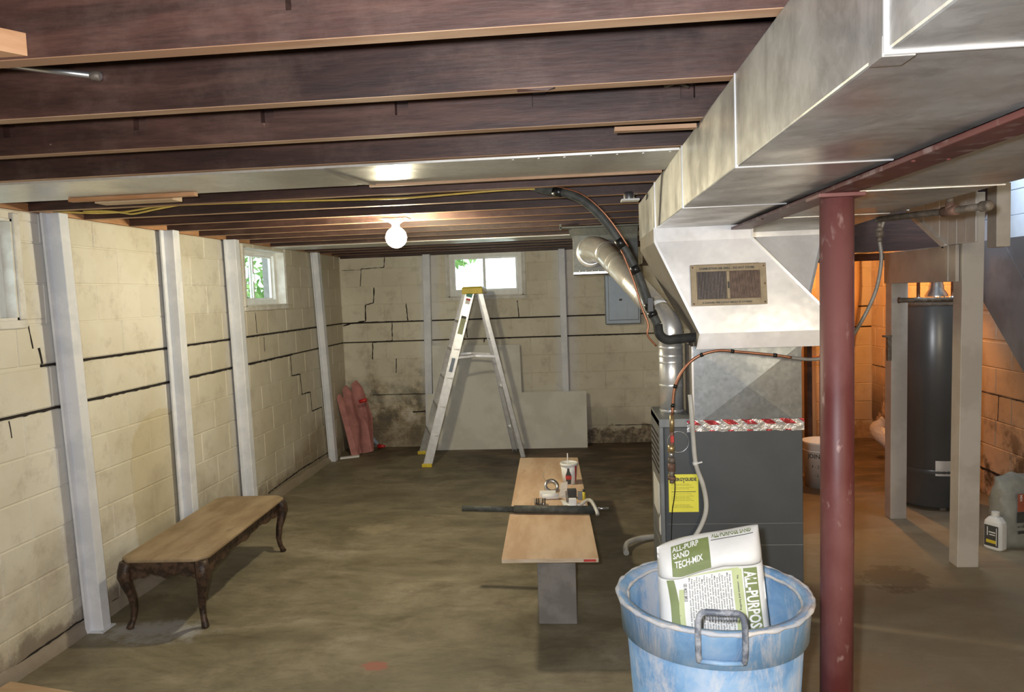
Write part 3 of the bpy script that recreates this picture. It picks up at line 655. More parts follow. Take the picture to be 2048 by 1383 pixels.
# ------------------------------------------------------------------ bulb
t = thing('ceiling_bulb', (-1.06, 4.42, 2.157), 'lit round bulb in white porcelain holder on the ceiling joists', 'lamp')
mb = MB(); mb.box(-1.14, -.98, 4.36, 4.48, 2.150, 2.1565); mb.build('mounting_board', 'raw_wood', t)
mb = MB(); mb.lathe([(.0, 0), (.055, 0), (.056, -.008), (.04, -.018), (.024, -.028), (.022, -.045), (0, -.045)], (-1.06, 4.42, 2.150), 24); mb.build('lamp_holder', 'porcelain', t)
mb = MB()
prof = [(.0, -.172)]+[(.063*sin(a), -.109-.063*cos(a)) for a in [pi*k/14 for k in range(1, 13)]]+[(.02, -.042), (.016, -.035)]
mb.lathe(prof, (-1.06, 4.42, 2.150), 28); mb.build('bulb', 'bulb', t)

# ------------------------------------------------------------------ supply duct trunk, hood, grille
XD0, XD1, ZD = 0.37, 0.72, 1.946
t = thing('supply_duct', (.55, 1.5, ZD), 'large rectangular galvanised duct running below joists to the furnace hood', 'duct')
secs = [(-2.3, -.6), (-.6, .921), (.921, 1.728), (1.728, 2.558), (2.558, 3.40), (3.40, 4.25)]
for k, (a, b) in enumerate(secs):
    mb = MB(); g = .0008*(k % 2)
    mb.box(XD0+g, XD1-g, a, b, ZD+g, ZT-.003)
    bevel(mb.build('duct_section', 'duct', t), .004)
for y in (.921, 1.728, 2.558):
    mb = MB(); mb.box(XD0-.003, XD0+.004, y-.0035, y+.0035, ZD-.003, ZT-.004); bevel(mb.build('seam_strip', 'seam', t), .002)
    mb = MB(); mb.box(XD0, XD1-.01, y-.0035, y+.0035, ZD-.003, ZD+.004); bevel(mb.build('seam_strip', 'seam', t), .002)
mb = MB(); mb.box(XD0-.004, XD0+.004, 3.39, 3.405, ZD-.004, ZT-.004); mb.build('seam_strip', 'seam', t)
mb = MB(); mb.box(XD0-.003, XD0+.035, .925, .965, ZD-.004, ZD+.02); mb.build('corner_patch', 'duct', t)
# hood: neck, flared body, bottom band
YH0, YH1 = 3.36, 3.75
def ringpts(xa, xb, y0, y1, z): return [(xa, y0, z), (xb, y0, z), (xb, y1, z), (xa, y1, z)]
rings = [ringpts(.362, .785, 3.37, 4.1, 1.948), ringpts(.362, .785, 3.365, 4.1, 1.885), ringpts(.545, 1.16, 3.31, 3.78, 1.475), ringpts(.53, 1.15, 3.315, 3.78, 1.405)]
mb = MB()
for a, b in zip(rings[:-1], rings[1:]):
    for e in range(4):
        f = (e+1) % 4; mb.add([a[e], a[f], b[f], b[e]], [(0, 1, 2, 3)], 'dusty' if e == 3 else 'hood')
hood = mb.build('hood', None, t)
mb = MB()
for a, b in ((rings[1][0], rings[2][0]), (rings[2][0], rings[3][0]), (rings[0][0], rings[1][0]), (rings[1][1], rings[2][1]), (rings[0][1], rings[1][1])):
    mb = MB(); mb.bar(Vector(a)+Vector((0, -.002, 0)), Vector(b)+Vector((0, -.002, 0)), .010, .005, None, (0, 1, 0)); mb.build('folded_edge', 'seam', t)
# grille on the hood
def hoodpt(x, z):  # front face plane between ring1 and ring2
    k = (1.885-z)/(1.885-1.475); return Vector((x, 3.365+(3.31-3.365)*k-.001, z))
nrm = Vector((0, -1, -.134)).normalized()
def gp(x, z, d=0): return hoodpt(x, z)+nrm*d
gx0, gx1, gz0, gz1 = .510, .835, 1.597, 1.776
gr = thing('vent_grille', gp((gx0+gx1)/2, gz0), 'tan metal combustion air grille with lettering on the bright furnace hood', 'grille')
def gbox(mb, x0, x1, z0, z1, d0, d1, m=None):
    mb.hexa([gp(x0, z0, d0), gp(x1, z0, d0), gp(x1, z0, d1), gp(x0, z0, d1), gp(x0, z1, d0), gp(x1, z1, d0), gp(x1, z1, d1), gp(x0, z1, d1)], m)
mb = MB(); L0, L1, Rr0, Rr1, wz0, wz1 = .536, .664, .678, .808, 1.626, 1.746
for q in ((gx0, L0, gz0, gz1), (Rr1, gx1, gz0, gz1), (L1, Rr0, wz0, wz1), (L0, Rr1, gz0, wz0), (L0, Rr1, wz1, gz1)): gbox(mb, *q, .001, .012)
bevel(mb.build('grille_frame', 'tan_grille', gr), .0015)
mb = MB(); gbox(mb, L0-.002, Rr1+.002, wz0-.002, wz1+.002, .0012, .003); mb.build('backing', 'void', gr)
for k in range(20):
    x = L0+.004+(L1-L0-.008)*k/19; mb = MB(); gbox(mb, x-.0009, x+.0009, wz0, wz1, .003, .010); mb.build('fin', 'fin_light', gr)
for k in range(24):
    x = Rr0+.003+(Rr1-Rr0-.006)*k/23; mb = MB(); gbox(mb, x-.0018, x+.0018, wz0, wz1, .003, .010); mb.build('fin', 'fin_brown', gr)
for (x, z) in ((gx0+.01, gz1-.01), (gx1-.01, gz1-.012), (gx0+.01, gz0+.01), (gx1-.01, gz0+.01), (gx1-.008, (gz0+gz1)/2)):
    mb = MB(); mb.lathe([(0, .004), (.003, .003), (.004, 0)], gp(x, z, .012), 8, None, nrm); mb.build('screw', 'rustiron', gr)
mb = MB(); gbox(mb, .669, .6745, 1.672, 1.700, .012, .018); mb.build('lever', 'ink', gr)
gz = (gp(0, 1.7)-gp(0, 1.6)).normalized()
text('COMBUSTION AIR GRILL - DO NOT COVER', .0125, gp(.548, 1.7555, .0128), (1, 0, 0), gz, 'ink', gr, bold=.0006, width=.238)
text('A DANGER, FIRE COULD RESULT IF COVERED', .010, gp(.556, 1.607, .0128), (1, 0, 0), gz, 'ink', gr, bold=.0004, width=.215)

# steel beam and red pole
t = thing('steel_beam', (.74, 2, 1.93), 'dark red painted steel beam running between the two ducts', 'beam')
mb = MB(); mb.box(.695, .785, -2.3, 8.1, 1.925, 1.937); bevel(mb.build('bottom_flange', 'red_beam', t), .002)
mb = MB(); mb.box(.735, .745, -2.3, 8.1, 1.937, 2.145); mb.build('web', 'red_beam', t)
mb = MB(); mb.box(.695, .785, -2.3, 8.1, 2.145, 2.156); mb.build('top_flange', 'red_beam', t)
for k in range(6):
    for x in (.705, .775):
        mb = MB(); mb.lathe([(0, -.004), (.004, -.003), (.005, 0)], (x, 1.0+.62*k, 1.925), 8); mb.build('bolt', 'red_beam', t)
t = thing('support_pole', (.742, 2.18, 0), 'dark red round steel support pole under the beam', 'pole')
mb = MB(); mb.tube([(.731, 2.185, 0.012), (.739, 2.18, 1.0), (.742, 2.18, 1.913)], .0455, 40); mb.build('shaft', 'red_paint', t)
mb = MB(); mb.box(.675, .80, 2.12, 2.24, 1.913, 1.9245); bevel(mb.build('top_plate', 'red_paint', t), .002)
mb = MB(); mb.box(.65, .80, 2.11, 2.26, 0, .012); bevel(mb.build('base_plate', 'red_paint', t), .002)

# return duct right of the beam, with drop behind the furnace
t = thing('return_duct', (1.05, 2, 1.95), 'wide dusty galvanised duct right of the red beam', 'duct')
for k, (a, b, xa, xb) in enumerate(((-2.3, .9, 1.27, 1.27), (.9, 2.34, 1.27, 1.27), (2.34, 3.15, 1.27, 1.30), (3.15, 4.28, 1.30, 1.42))):
    mb = MB(); g = .0008*(k % 2)
    mb.hexa([(.80, a, 1.95+g), (xa, a, 1.95+g), (xb, b, 1.95+g), (.80, b, 1.95+g), (.80, a, 2.152), (xa, a, 2.152), (xb, b, 2.152), (.80, b, 2.152)])
    bevel(mb.build('duct_section', 'duct', t), .003)
for y in (2.34, 3.15):
    mb = MB(); mb.box(.80, 1.28, y-.002, y+.002, 1.948, 1.952); mb.build('seam_strip', 'seam', t)
for y in (2.28, 1.5):
    mb = MB(); mb.box(.80, .83, y-.012, y+.012, 1.944, 1.951); mb.build('hanger_clip', 'seam', t)
r0 = ringpts(.82, 1.275, 3.95, 4.25, 1.925); r1 = ringpts(.78, 1.15, 3.84, 4.2, 1.52); r2_ = ringpts(.78, .99, 3.84, 4.2, .02)
mb = MB()
r00 = ringpts(.82, 1.275, 3.95, 4.25, 1.955)
for a, b in ((r00, r0), (r0, r1), (r1, r2_)):
    for e in range(4):
        f = (e+1) % 4; mb.add([a[e], a[f], b[f], b[e]], [(0, 1, 2, 3)], 'hood' if e == 0 else 'plenum')
mb.build('drop', None, t)
mb = MB(); mb.bar((1.275, 3.947, 1.925), (1.15, 3.837, 1.52), .012, .006, None, (0, 1, 0)); mb.build('folded_edge', 'seam', t)

# ------------------------------------------------------------------ furnace
FX0, FX1, FY0, FY1, FZ = .362, .992, 3.36, 3.73, 1.09
t = thing('furnace', ((FX0+FX1)/2, (FY0+FY1)/2, 0), 'dark grey metal furnace cabinet with galvanised plenum below the hood', 'furnace')
mb = MB(); mb.box(FX0+.02, FX1, FY0, FY1, 0.01, 1.05); bevel(mb.build('cabinet', 'cabinet', t), .004)
mb = MB(); mb.box(FX0, FX0+.02, FY0+.004, FY1-.004, .50, FZ-.005); bevel(mb.build('upper_door', 'cabinet2', t), .004)
mb = MB(); mb.box(FX0, FX0+.02, FY0+.004, FY1-.004, .02, .495); bevel(mb.build('lower_door', 'cabinet2', t), .004)
for k in range(7):
    mb = MB(); mb.box(FX0-.003, FX0+.001, FY0+.04, FY1-.04, .83+.028*k, .84+.028*k); mb.build('louvre', 'void', t)
mb = MB(); mb.box(FX0-.002, FX0+.001, FY0+.05, FY1-.08, .62, .78); mb.build('rating_plate', 'white', t)
for z in (.34, .55):
    mb = MB(); mb.box(FX0-.002, FX0+.001, FY0+.02, FY0+.08, z, z+.09); mb.build('warning_sticker', 'ink_red' if z < .5 else 'white', t)
mb = MB(); mb.box(FX0, .52, FY0, FY1, 1.05, FZ); bevel(mb.build('top_cover', 'cabinet2', t), .004)
mb = MB(); mb.box(FX0+.03, FX1-.001, FY0-.0015, FY0+.001, .605, .607); mb.box(FX0+.03, FX1-.001, FY0-.0015, FY0+.001, .505, .508); mb.build('crease', 'cabinet2', t)
# dented pressed ring and round knock-out on the cabinet side
mb = MB(); mb.tube([(.445+.048*cos(a), FY0-.001, .985+.048*sin(a)) for a in [2*pi*k/28 for k in range(29)]], .0018, 6, None, False); mb.build('knockout_ring', 'steel', t)
mb = MB(); mb.lathe([(0, .002), (.006, .002), (.008, 0)], (.40, FY0-.001, .38), 10, None, (0, -1, 0)); mb.build('plug', 'ink', t)
# plenum with pressed cross creases
px0, px1, pz0, pz1 = .515, .99, 1.05, 1.415
mb = MB(); c = ((px0+px1)/2, FY0-.012, (pz0+pz1)/2+.0); y = FY0+.002
mb.add([(px0, y, pz0), (px1, y, pz0), (px1, y, pz1), (px0, y, pz1), c], [(0, 1, 4), (1, 2, 4), (2, 3, 4), (3, 0, 4)], 'plenum')
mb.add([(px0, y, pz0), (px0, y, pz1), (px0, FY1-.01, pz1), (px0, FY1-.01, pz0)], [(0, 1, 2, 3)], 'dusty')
mb.add([(px1, y, pz0), (px1, y, pz1), (px1, FY1-.01, pz1), (px1, FY1-.01, pz0)], [(0, 1, 2, 3)], 'plenum')
mb.add([(px0, FY1-.01, pz0), (px0, FY1-.01, pz1), (px1, FY1-.01, pz1), (px1, FY1-.01, pz0)], [(0, 1, 2, 3)], 'plenum')
mb.build('plenum', None, t)
mb = MB(); mb.box(px0-.004, px0+.004, FY0-.004, FY0+.004, pz0, pz1); mb.build('corner_seam', 'seam', t)
# foil tape
mb = MB(); xs = [.485+.026*k for k in range(21)]; xs[-1] = .998; pr = None
for x in xs:
    q = [(x, FY0-.006+random.uniform(-.002, .002), 1.083+random.uniform(-.003, .003)), (x, FY0-.004+random.uniform(-.0015, .0015), 1.055), (x, FY0-.003, 1.030+random.uniform(-.003, .003))]
    if pr: mb.add(pr+q, [(0, 1, 4, 3), (1, 2, 5, 4)])
    pr = q
tape = mb.build('foil_tape', 'foil', t); tag(tape, 'silver foil tape with red diagonal print')
# efficiency label
lx0, lx1, lz0, lz1 = .398, .531, .662, .836; yy = FY0
mb = MB(); mb.box(lx0, lx1, yy-.0015, yy, lz0, lz1); lab = mb.build('energy_label', 'label_y', t); tag(lab, 'yellow printed energy label')
text('ENERGYGUIDE', .02, (lx0+.008, yy-.0022, lz1-.030), (1, 0, 0), (0, 0, 1), 'ink', lab, bold=.0010, width=.117)
mb = MB(); mb.prism([(.462, yy-.002, .803), (.470, yy-.002, .803), (.466, yy-.002, .796)], (0, -.0004, 0)); mb.box(lx0+.012, lx1-.012, yy-.002, yy-.0014, .755, .7575)
mb.build('printed_scale', 'ink', lab)
for k, z in enumerate((.79, .785, .775, .768, .745, .735, .728, .722, .715, .694, .688, .682)):
    text('Annual energy use of this model compared with similar models'[:38+(k*7) % 20], .005, (lx0+.012, yy-.0022, z), (1, 0, 0), (0, 0, 1), 'ink', lab, width=.08+.01*(k % 3))

# flue pipe
t = thing('flue_pipe', (.445, 3.57, 1.09), 'round galvanised pipe rising from the furnace and slanting to the metal box', 'pipe')
mb = MB(); mb.tube([(.445, 3.56, 1.09), (.445, 3.56, 1.44)], .056, 28); mb.build('vertical_pipe', 'pipe_galv', t)
for z in (1.10, 1.22, 1.33, 1.36, 1.40):
    mb = MB(); mb.lathe([(.0565, -.006), (.0585, 0), (.0565, .006)], (.445, 3.56, z), 28); mb.build('pipe_band', 'pipe_galv', t)
A = Vector((.445, 3.56, 1.44)); B = Vector((.40, 3.63, 1.57)); C_ = Vector((.21, 4.62, 1.90)); D = Vector((.12, 5.0, 1.955)); E_ = Vector((.125, 5.30, 1.955))
mb = MB(); mb.tube(spline([A, (.443, 3.565, 1.50), B], 5), .0575, 28); mb.build('elbow', 'pipe_galv', t)
mb = MB(); mb.tube([B, B.lerp(C_, .5), C_], [.058, .066, .074], 28); mb.build('slanting_pipe', 'pipe_galv', t)
for k in (.04, .2, .26, .42, .72, .80, .98):
    p = B.lerp(C_, k); r = .058+.016*k; mb = MB(); mb.lathe([(r, -.008), (r+.003, 0), (r, .008)], p, 28, None, C_-B); mb.build('pipe_band', 'pipe_galv', t)
mb = MB(); mb.tube(spline([C_, C_.lerp(D, .5)+Vector((0, 0, .01)), D, E_], 4), [.074+.012*min(1, k/8) for k in range(13)], 28); mb.build('elbow', 'pipe_galv', t)
mb = MB(); mb.lathe([(.086, -.01), (.108, -.01), (.108, 0), (.086, 0)], (.125, 5.395, 1.955), 32, None, (0, 1, 0)); mb.build('collar', 'seam', t)
mb = MB(); mb.tube([E_, (.125, 5.40, 1.955)], .086, 28); mb.build('stub', 'pipe_galv', t)
t = thing('metal_box', (.21, 5.6, 1.80), 'galvanised sheet metal box hung under joists at the slanting pipe end', 'metal box')
mb = MB(); mb.box(-.005, .46, 5.40, 5.80, 1.80, 2.10); bevel(mb.build('box_body', 'box_metal', t), .003)
mb = MB(); mb.prism([(-.005, 5.40, 2.075), (.46, 5.40, 2.075), (.46, 5.36, 2.13), (-.03, 5.36, 2.13)], (0, .44, 0)); mb.box(-.09, .46, 5.30, 5.42, 2.125, 2.135); mb.box(-.095, -.08, 5.30, 5.42, 2.115, 2.157); mb.build('flange', 'box_metal', t)
mb = MB(); mb.box(-.005, .46, 5.395, 5.402, 1.80, 1.815); mb.build('hem', 'seam', t)
for k in range(9):
    mb = MB(); mb.lathe([(0, .003), (.004, 0)], (.04+.045*k, 5.394, 1.822), 6, None, (0, -1, 0)); mb.build('rivet', 'seam', t)

# electrical panel on the back wall
t = thing('electrical_panel', (.51, 8.1, 1.31), 'grey electrical panel box on the back wall behind slanting pipe', 'electrical panel')
mb = MB(); mb.box(.32, .70, 8.02, 8.115, 1.305, 1.93); bevel(mb.build('enclosure', 'panel_grey', t), .012)
mb = MB(); mb.box(.355, .675, 8.008, 8.02, 1.35, 1.90); bevel(mb.build('door', 'panel_grey', t), .006)
mb = MB(); mb.box(.47, .50, 7.998, 8.01, 1.56, 1.58); mb.build('latch', 'ink', t)
mb = MB(); mb.box(.43, .433, 8.005, 8.01, 1.36, 1.89); mb.box(.555, .558, 8.005, 8.01, 1.36, 1.89); mb.build('door_seam', 'panel_grey', t)

# refrigerant line set
t = thing('insulated_line', (.2, 3.5, 1.9), 'thick black insulated pipe looping from joists to hood with copper line', 'pipe')
path = spline([(-.25, 3.55, 2.20), (-.14, 3.50, 2.160), (.015, 3.44, 2.112), (.125, 3.42, 2.018), (.225, 3.42, 1.872), (.292, 3.42, 1.735), (.335, 3.42, 1.60), (.372, 3.42, 1.515)], 8)
mb = MB(); mb.tube(path, [.020 if k > 8 else .017 for k in range(len(path))], 14); mb.build('insulation', 'dust_foam', t)
mb = MB(); mb.tube(spline([(.372, 3.42, 1.515), (.380, 3.42, 1.47), (.412, 3.42, 1.445), (.46, 3.42, 1.447), (.545, 3.43, 1.452)], 8), .0215, 14); mb.build('insulated_elbow', 'black_foam', t)
mb = MB(); mb.tube([p+Vector((.012, -.012, .017)) for p in path[:34]], .0045, 8); mb.build('copper_line', 'copper', t)
mb = MB(); mb.tube(spline([(.215, 3.40, 1.86), (.265, 3.39, 1.72), (.298, 3.385, 1.60), (.325, 3.38, 1.52), (.322, 3.38, 1.47), (.36, 3.39, 1.42)], 6), .0045, 8); mb.build('copper_line', 'copper', t)
for k in (11, 30, 37, 47, 50):
    p, q = path[k], path[k+2]; mb = MB(); mb.tube([p, q], .0225, 12); mb.build('tape_wrap', 'black_tape', t)
mb = MB(); mb.box(.325, .352, 3.385, 3.40, 1.575, 1.64); bevel(mb.build('tie_strap', 'black_tape', t), .002)

# small fixture near duct end
t = thing('junction_box', (.29, 3.8, 2.12), 'small white junction box with silver elbow under joists beside duct', 'junction box')
mb = MB(); mb.box(.245, .335, 3.76, 3.84, 2.12, 2.13); bevel(mb.build('base', 'white', t), .002)
mb = MB(); mb.lathe([(0, .04), (.022, .036), (.028, .02), (.028, 0)], (.285, 3.80, 2.13), 18); mb.build('body', 'steel', t)
mb = MB(); mb.tube(spline([(.30, 3.8, 2.155), (.325, 3.8, 2.165), (.333, 3.8, 2.20), (.333, 3.8, 2.25)], 5), .009, 10); mb.build('conduit', 'steel', t)

# gas line
t = thing('gas_line', (.40, 3.31, .82), 'thin copper brown gas line curving over furnace front down to valve fittings', 'gas pipe')
mb = MB(); g1 = spline([(1.30, 3.26, 1.93), (1.283, 3.26, 1.86), (1.29, 3.26, 1.76), (1.262, 3.26, 1.62), (1.18, 3.26, 1.46), (1.10, 3.26, 1.37), (1.02, 3.27, 1.352), (.95, 3.27, 1.357), (.86, 3.27, 1.373), (.71, 3.27, 1.392), (.60, 3.27, 1.40), (.50, 3.28, 1.36), (.43, 3.29, 1.255), (.411, 3.29, 1.12)], 8)
mb.tube(g1[:60], .0075, 10, 'grey_tube'); mb.tube(g1[59:], .0062, 10, 'copper'); mb.build('flexible_line', None, t)
for k in (64, 74, 84, 96, 101):
    mb = MB(); mb.tube([g1[k], g1[k+1]], .0088, 10); mb.build('black_mark', 'black_tape', t)
mb = MB(); mb.tube([(.411, 3.29, 1.12), (.409, 3.29, 1.045)], .010, 12); mb.build('nipple', 'brass', t)
mb = MB(); mb.tube([(.409, 3.29, 1.045), (.408, 3.29, .985)], .009, 12); bevel(mb.build('valve', 'rustiron', t), .001)
mb = MB(); mb.box(.402, .416, 3.272, 3.285, 1.0, 1.03); bevel(mb.build('valve_handle', 'ink_red', t), .002)
for (z0, z1, r, m) in ((.985, .955, .015, 'brass'), (.955, .93, .010, 'steel'), (.93, .905, .015, 'iron'), (.905, .87, .0165, 'rustiron'), (.87, .845, .012, 'iron'), (.845, .83, .017, 'rustiron'), (.83, .815, .010, 'iron')):
    mb = MB(); mb.tube([(.405, 3.29, z0), (.404, 3.29, z1)], r, 12); mb.build('fitting', m, t)
mb = MB(); mb.tube([(.404, 3.29, .888), (.41, 3.35, .888)], .011, 10); mb.build('branch', 'rustiron', t)
mb = MB(); mb.tube(spline([(.413, 3.28, .86), (.417, 3.285, .80), (.412, 3.29, .74), (.405, 3.30, .69), (.405, 3.33, .62), (.402, 3.345, .5)], 5), .0022, 6); mb.build('wire', 'black_tape', t)
# iron pipe with tee and cap
t = thing('iron_pipe', (1.4, 2.8, 1.92), 'dusty iron pipe with tee and end cap below the right duct', 'pipe')
pa, pb = Vector((1.325, 3.30, 1.940)), Vector((1.375, 2.62, 1.916))
pa = Vector((1.28, 3.26, 1.935)); pt = Vector((1.345, 2.80, 1.918)); pb = Vector((1.385, 2.64, 1.916))
mb = MB(); mb.tube([pa, pt, pb], .0125, 16); mb.build('pipe', 'iron', t)
d = (pb-pt).normalized()
mb = MB(); mb.tube([pt-d*.035, pt+d*.035], .0175, 16); mb.tube([pt, pt+Vector((0, 0, .03))], .016, 14); mb.build('tee', 'rustiron', t)
mb = MB(); mb.tube([pt+Vector((0, 0, .03)), pt+Vector((0, 0, .10))], .011, 12); mb.build('riser', 'iron', t)
mb = MB(); mb.lathe([(.018, -.02), (.0185, .01), (.014, .018), (0, .02)], pb, 16, None, d); mb.build('cap', 'iron', t)
for (z0, z1, r) in ((1.945, 1.925, .018), (1.925, 1.90, .011), (1.90, 1.885, .017), (1.885, 1.862, .02), (1.862, 1.84, .012)):
    mb = MB(); mb.tube([(1.283, 3.26, z0), (1.283, 3.26, z1)], r*.8, 12); mb.build('fitting', 'iron', t)

# condensate hose
t = thing('drain_hose', (.5, 3.3, .9), 'pale vinyl drain hose hanging down the furnace front', 'hose')
mb = MB(); mb.tube(spline([(.50, 3.345, 1.20), (.502, 3.33, 1.14), (.507, 3.33, 1.02), (.517, 3.33, .89), (.548, 3.33, .79), (.560, 3.33, .70), (.545, 3.33, .63), (.50, 3.33, .55), (.43, 3.33, .49), (.35, 3.36, .40)], 8), .0105, 12); mb.build('hose', 'pvc', t)
mb = MB(); mb.tube([(.514, 3.33, .90), (.516, 3.33, .885)], .0125, 12); mb.bar((.52, 3.33, .893), (.545, 3.325, .90), .012, .006); mb.build('hose_clamp', 'white', t)
t = thing('floor_hose', (.3, 4.7, .02), 'grey hose end curling on the floor left of the furnace', 'hose')
mb = MB(); mb.tube(spline([(.75, 4.95, .02), (.50, 4.92, .022), (.38, 4.86, .03), (.30, 4.77, .035), (.275, 4.68, .03), (.275, 4.62, .018)], 6), .018, 12); mb.build('hose', 'pvc', t)

# ------------------------------------------------------------------ yellow cable
mb = MB()
def S(pts, r=.0048): mb.tube(spline(pts, 6), r, 6)
S([(-2.56, 3.50, 2.168), (-2.36, 3.5, 2.150), (-2.20, 3.5, 2.148), (-2.10, 3.49, 2.155), (-1.98, 3.48, 2.165), (-1.7, 3.48, 2.164), (-1.3, 3.48, 2.157), (-1.0, 3.48, 2.15), (-.76, 3.47, 2.146), (-.5, 3.46, 2.153), (-.3, 3.47, 2.16), (-.1, 3.52, 2.165)])
S([(-2.40, 3.50, 2.160), (-2.28, 3.49, 2.155), (-2.19, 3.49, 2.143), (-2.13, 3.48, 2.134), (-2.02, 3.48, 2.15), (-1.9, 3.48, 2.166)])
tag(mb.build('yellow_cable', 'cable_y'), 'yellow electrical cable strung loosely along the joists', 'cable')
# wood block and metal strap at top left
mb = MB(); mb.prism([(-1.6, 1.25, 2.165), (-1.045, 1.31, 2.161), (-1.015, 1.353, 2.161), (-1.6, 1.353, 2.165)], (0, 0, .042)); tag(mb.build('wood_block', 'raw_wood'), 'orange-brown wood block nailed to the nearest joist at top left', 'board')
t = thing('conduit_stub', (-1.3, 1.78, 2.26), 'grey metal tube stub poking through the second joist at left', 'pipe')
mb = MB(); mb.tube([(-1.40, 1.735, 2.285), (-1.13, 1.752, 2.242)], .008, 10); mb.build('tube', 'steel', t)
mb = MB(); mb.lathe([(.008, -.02), (.012, -.015), (.012, .004), (.008, .006)], (-1.135, 1.7515, 2.243), 12, None, (.27, .025, -.04)); mb.build('bushing', 'iron', t)
mb = MB(); mb.tube(spline([(.335, 2.155, 2.24), (.30, 2.145, 2.25), (.27, 2.165, 2.245)], 4), .006, 8)
tag(mb.build('wire_stub', 'iron'), 'bent grey wire stub in a joist notch close to the big duct', 'wire')
mb = MB(); mb.prism([(-2.61+.01, 2.6, 0), (-2.20, 2.55, 0), (-2.20, 2.905, 0), (-2.56, 2.985, 0)], (0, 0, .04)); tag(bevel(mb.build('floor_plank', 'pale_wood'), .003), 'light wood plank lying on the floor at the bottom left corner', 'board')

# ------------------------------------------------------------------ coffee table (bench)
t = thing('coffee_table', (-2.195, 4.165, 0), 'low worn wooden coffee table with curved legs against the left wall', 'table')
def outline(hx, hy, c=0.06):
    pts = []
    for (sx, sy) in ((1, -1), (1, 1), (-1, 1), (-1, -1)):
        seq = [(hx, hy-c), (hx-c*.12, hy-c*.72), (hx-c*.42, hy-c*.5), (hx-c*.5, hy-c*.42), (hx-c*.72, hy-c*.12), (hx-c, hy)]
        q = [(sx*a, sy*b) for a, b in seq]
        if sx*sy > 0: pts += q
        else: pts += q[::-1]
    return pts
cx, cy, rot = -2.195, 4.165, .035
def TT(x, y, z): return (cx+x*cos(rot)-y*sin(rot), cy+x*sin(rot)+y*cos(rot), z)
def loft(mb, levels, m=None):
    n = len(levels[0])
    for a, b in zip(levels[:-1], levels[1:]): mb.add(a+b, [(i, (i+1) % n, n+(i+1) % n, n+i) for i in range(n)], m)
    mb.add(levels[0], [tuple(range(n))[::-1]], m); mb.add(levels[-1], [tuple(range(n))], m)
HT = .38
mb = MB(); loft(mb, [[TT(x, y, z) for x, y in outline(.235-d, .60-d)] for d, z in ((.012, HT-.022), (.002, HT-.018), (0, HT-.012), (.002, HT-.004), (.008, HT))]); mb.build('table_top', 'table_top', t)
mb = MB(); 
for side in (-1, 1):
    n = 36
    def sc(u): return .055+.020*abs(sin(u*pi*3))+.035*(1-min(1, 4*min(u, 1-u)))**2+.012*abs(sin(u*pi*7))
    for (L, fix, ax) in ((1.10, .195, 'y'), (.40, .565, 'x')):
        top = []; bot = []; topi = []; boti = []
        for k in range(n+1):
            u = k/n; a = (u-.5)*L; z = HT-.02-sc(u)*(1 if L > 1 else 1.0)
            bulge = .006*sin(u*pi*6)
            p = (lambda f, zz: TT(side*f, a, zz) if ax == 'y' else TT(a, side*f, zz))
            top.append(p(fix+.004, HT-.02)); bot.append(p(fix+.008+bulge*.5, z)); topi.append(p(fix-.016, HT-.02)); boti.append(p(fix-.016, z))
        for k in range(n): mb.add([top[k], top[k+1], bot[k+1], bot[k], topi[k], topi[k+1], boti[k+1], boti[k]], [(0, 1, 2, 3), (4, 5, 6, 7), (3, 2, 6, 7)])
mb.build('apron', 'table_dark', t)
for sx in (-1, 1):
    for sy in (-1, 1):
        mb = MB(); lv = []
        for z, o, w in ((.362, .004, .030), (.32, .012, .032), (.28, .016, .031), (.23, .008, .026), (.17, -.006, .020), (.10, -.012, .0155), (.05, -.006, .014), (.02, .004, .0165), (.008, .008, .018), (0, .006, .015)):
            lv.append([TT(sx*(.195+o)+dx*w, sy*(.562+o)+dy*w, z) for dx, dy in ((-1, -.5), (-.5, -1), (.5, -1), (1, -.5), (1, .5), (.5, 1), (-.5, 1), (-1, .5))])
        n = 8
        for a, b in zip(lv[:-1], lv[1:]): mb.add(a+b, [(i, (i+1) % n, n+(i+1) % n, n+i) for i in range(n)], None, True)
        mb.add(lv[0], [tuple(range(n))]); mb.add(lv[-1], [tuple(range(n))]); mb.build('leg', 'table_dark', t)

# ------------------------------------------------------------------ plywood plank on blocks
t = thing('plank_bench', (-.13, 4.4, 0), 'long plywood plank set on a paint-spotted upright block as a work bench', 'bench')
ZP = .42
mb = MB(); c4 = [(-.386, 3.43), (.074, 3.437), (-.017, 5.575), (-.456, 5.60)]
mb.hexa([(x, y, ZP-.019) for x, y in c4]+[(x, y, ZP) for x, y in c4]); pk = mb.build('plank', 'ply', t)
mb = MB(); mb.hexa([(-.384, 3.4285, ZP-.018), (.073, 3.4355, ZP-.018), (.073, 3.4375, ZP-.018), (-.384, 3.4315, ZP-.018), (-.384, 3.4285, ZP-.001), (.073, 3.4355, ZP-.001), (.073, 3.4375, ZP-.001), (-.384, 3.4315, ZP-.001)]); mb.build('plank_edge', 'ply_edge', pk)
mb = MB(); mb.hexa([(.004, 3.433, ZP-.015), (.062, 3.434, ZP-.015), (.062, 3.436, ZP-.015), (.004, 3.436, ZP-.015), (.004, 3.433, ZP-.004), (.062, 3.434, ZP-.004), (.062, 3.436, ZP-.004), (.004, 3.436, ZP-.004)]); mb.build('red_stamp', 'ink_red', pk)
mb = MB(); mb.box(-.232, -.037, 3.65, 3.75, 0, ZP-.019); bevel(mb.build('support_block', 'conc_block', t), .005)
mb = MB(); mb.box(-.33, -.135, 5.2, 5.3, 0, ZP-.019); bevel(mb.build('support_block', 'conc_block', t), .005)
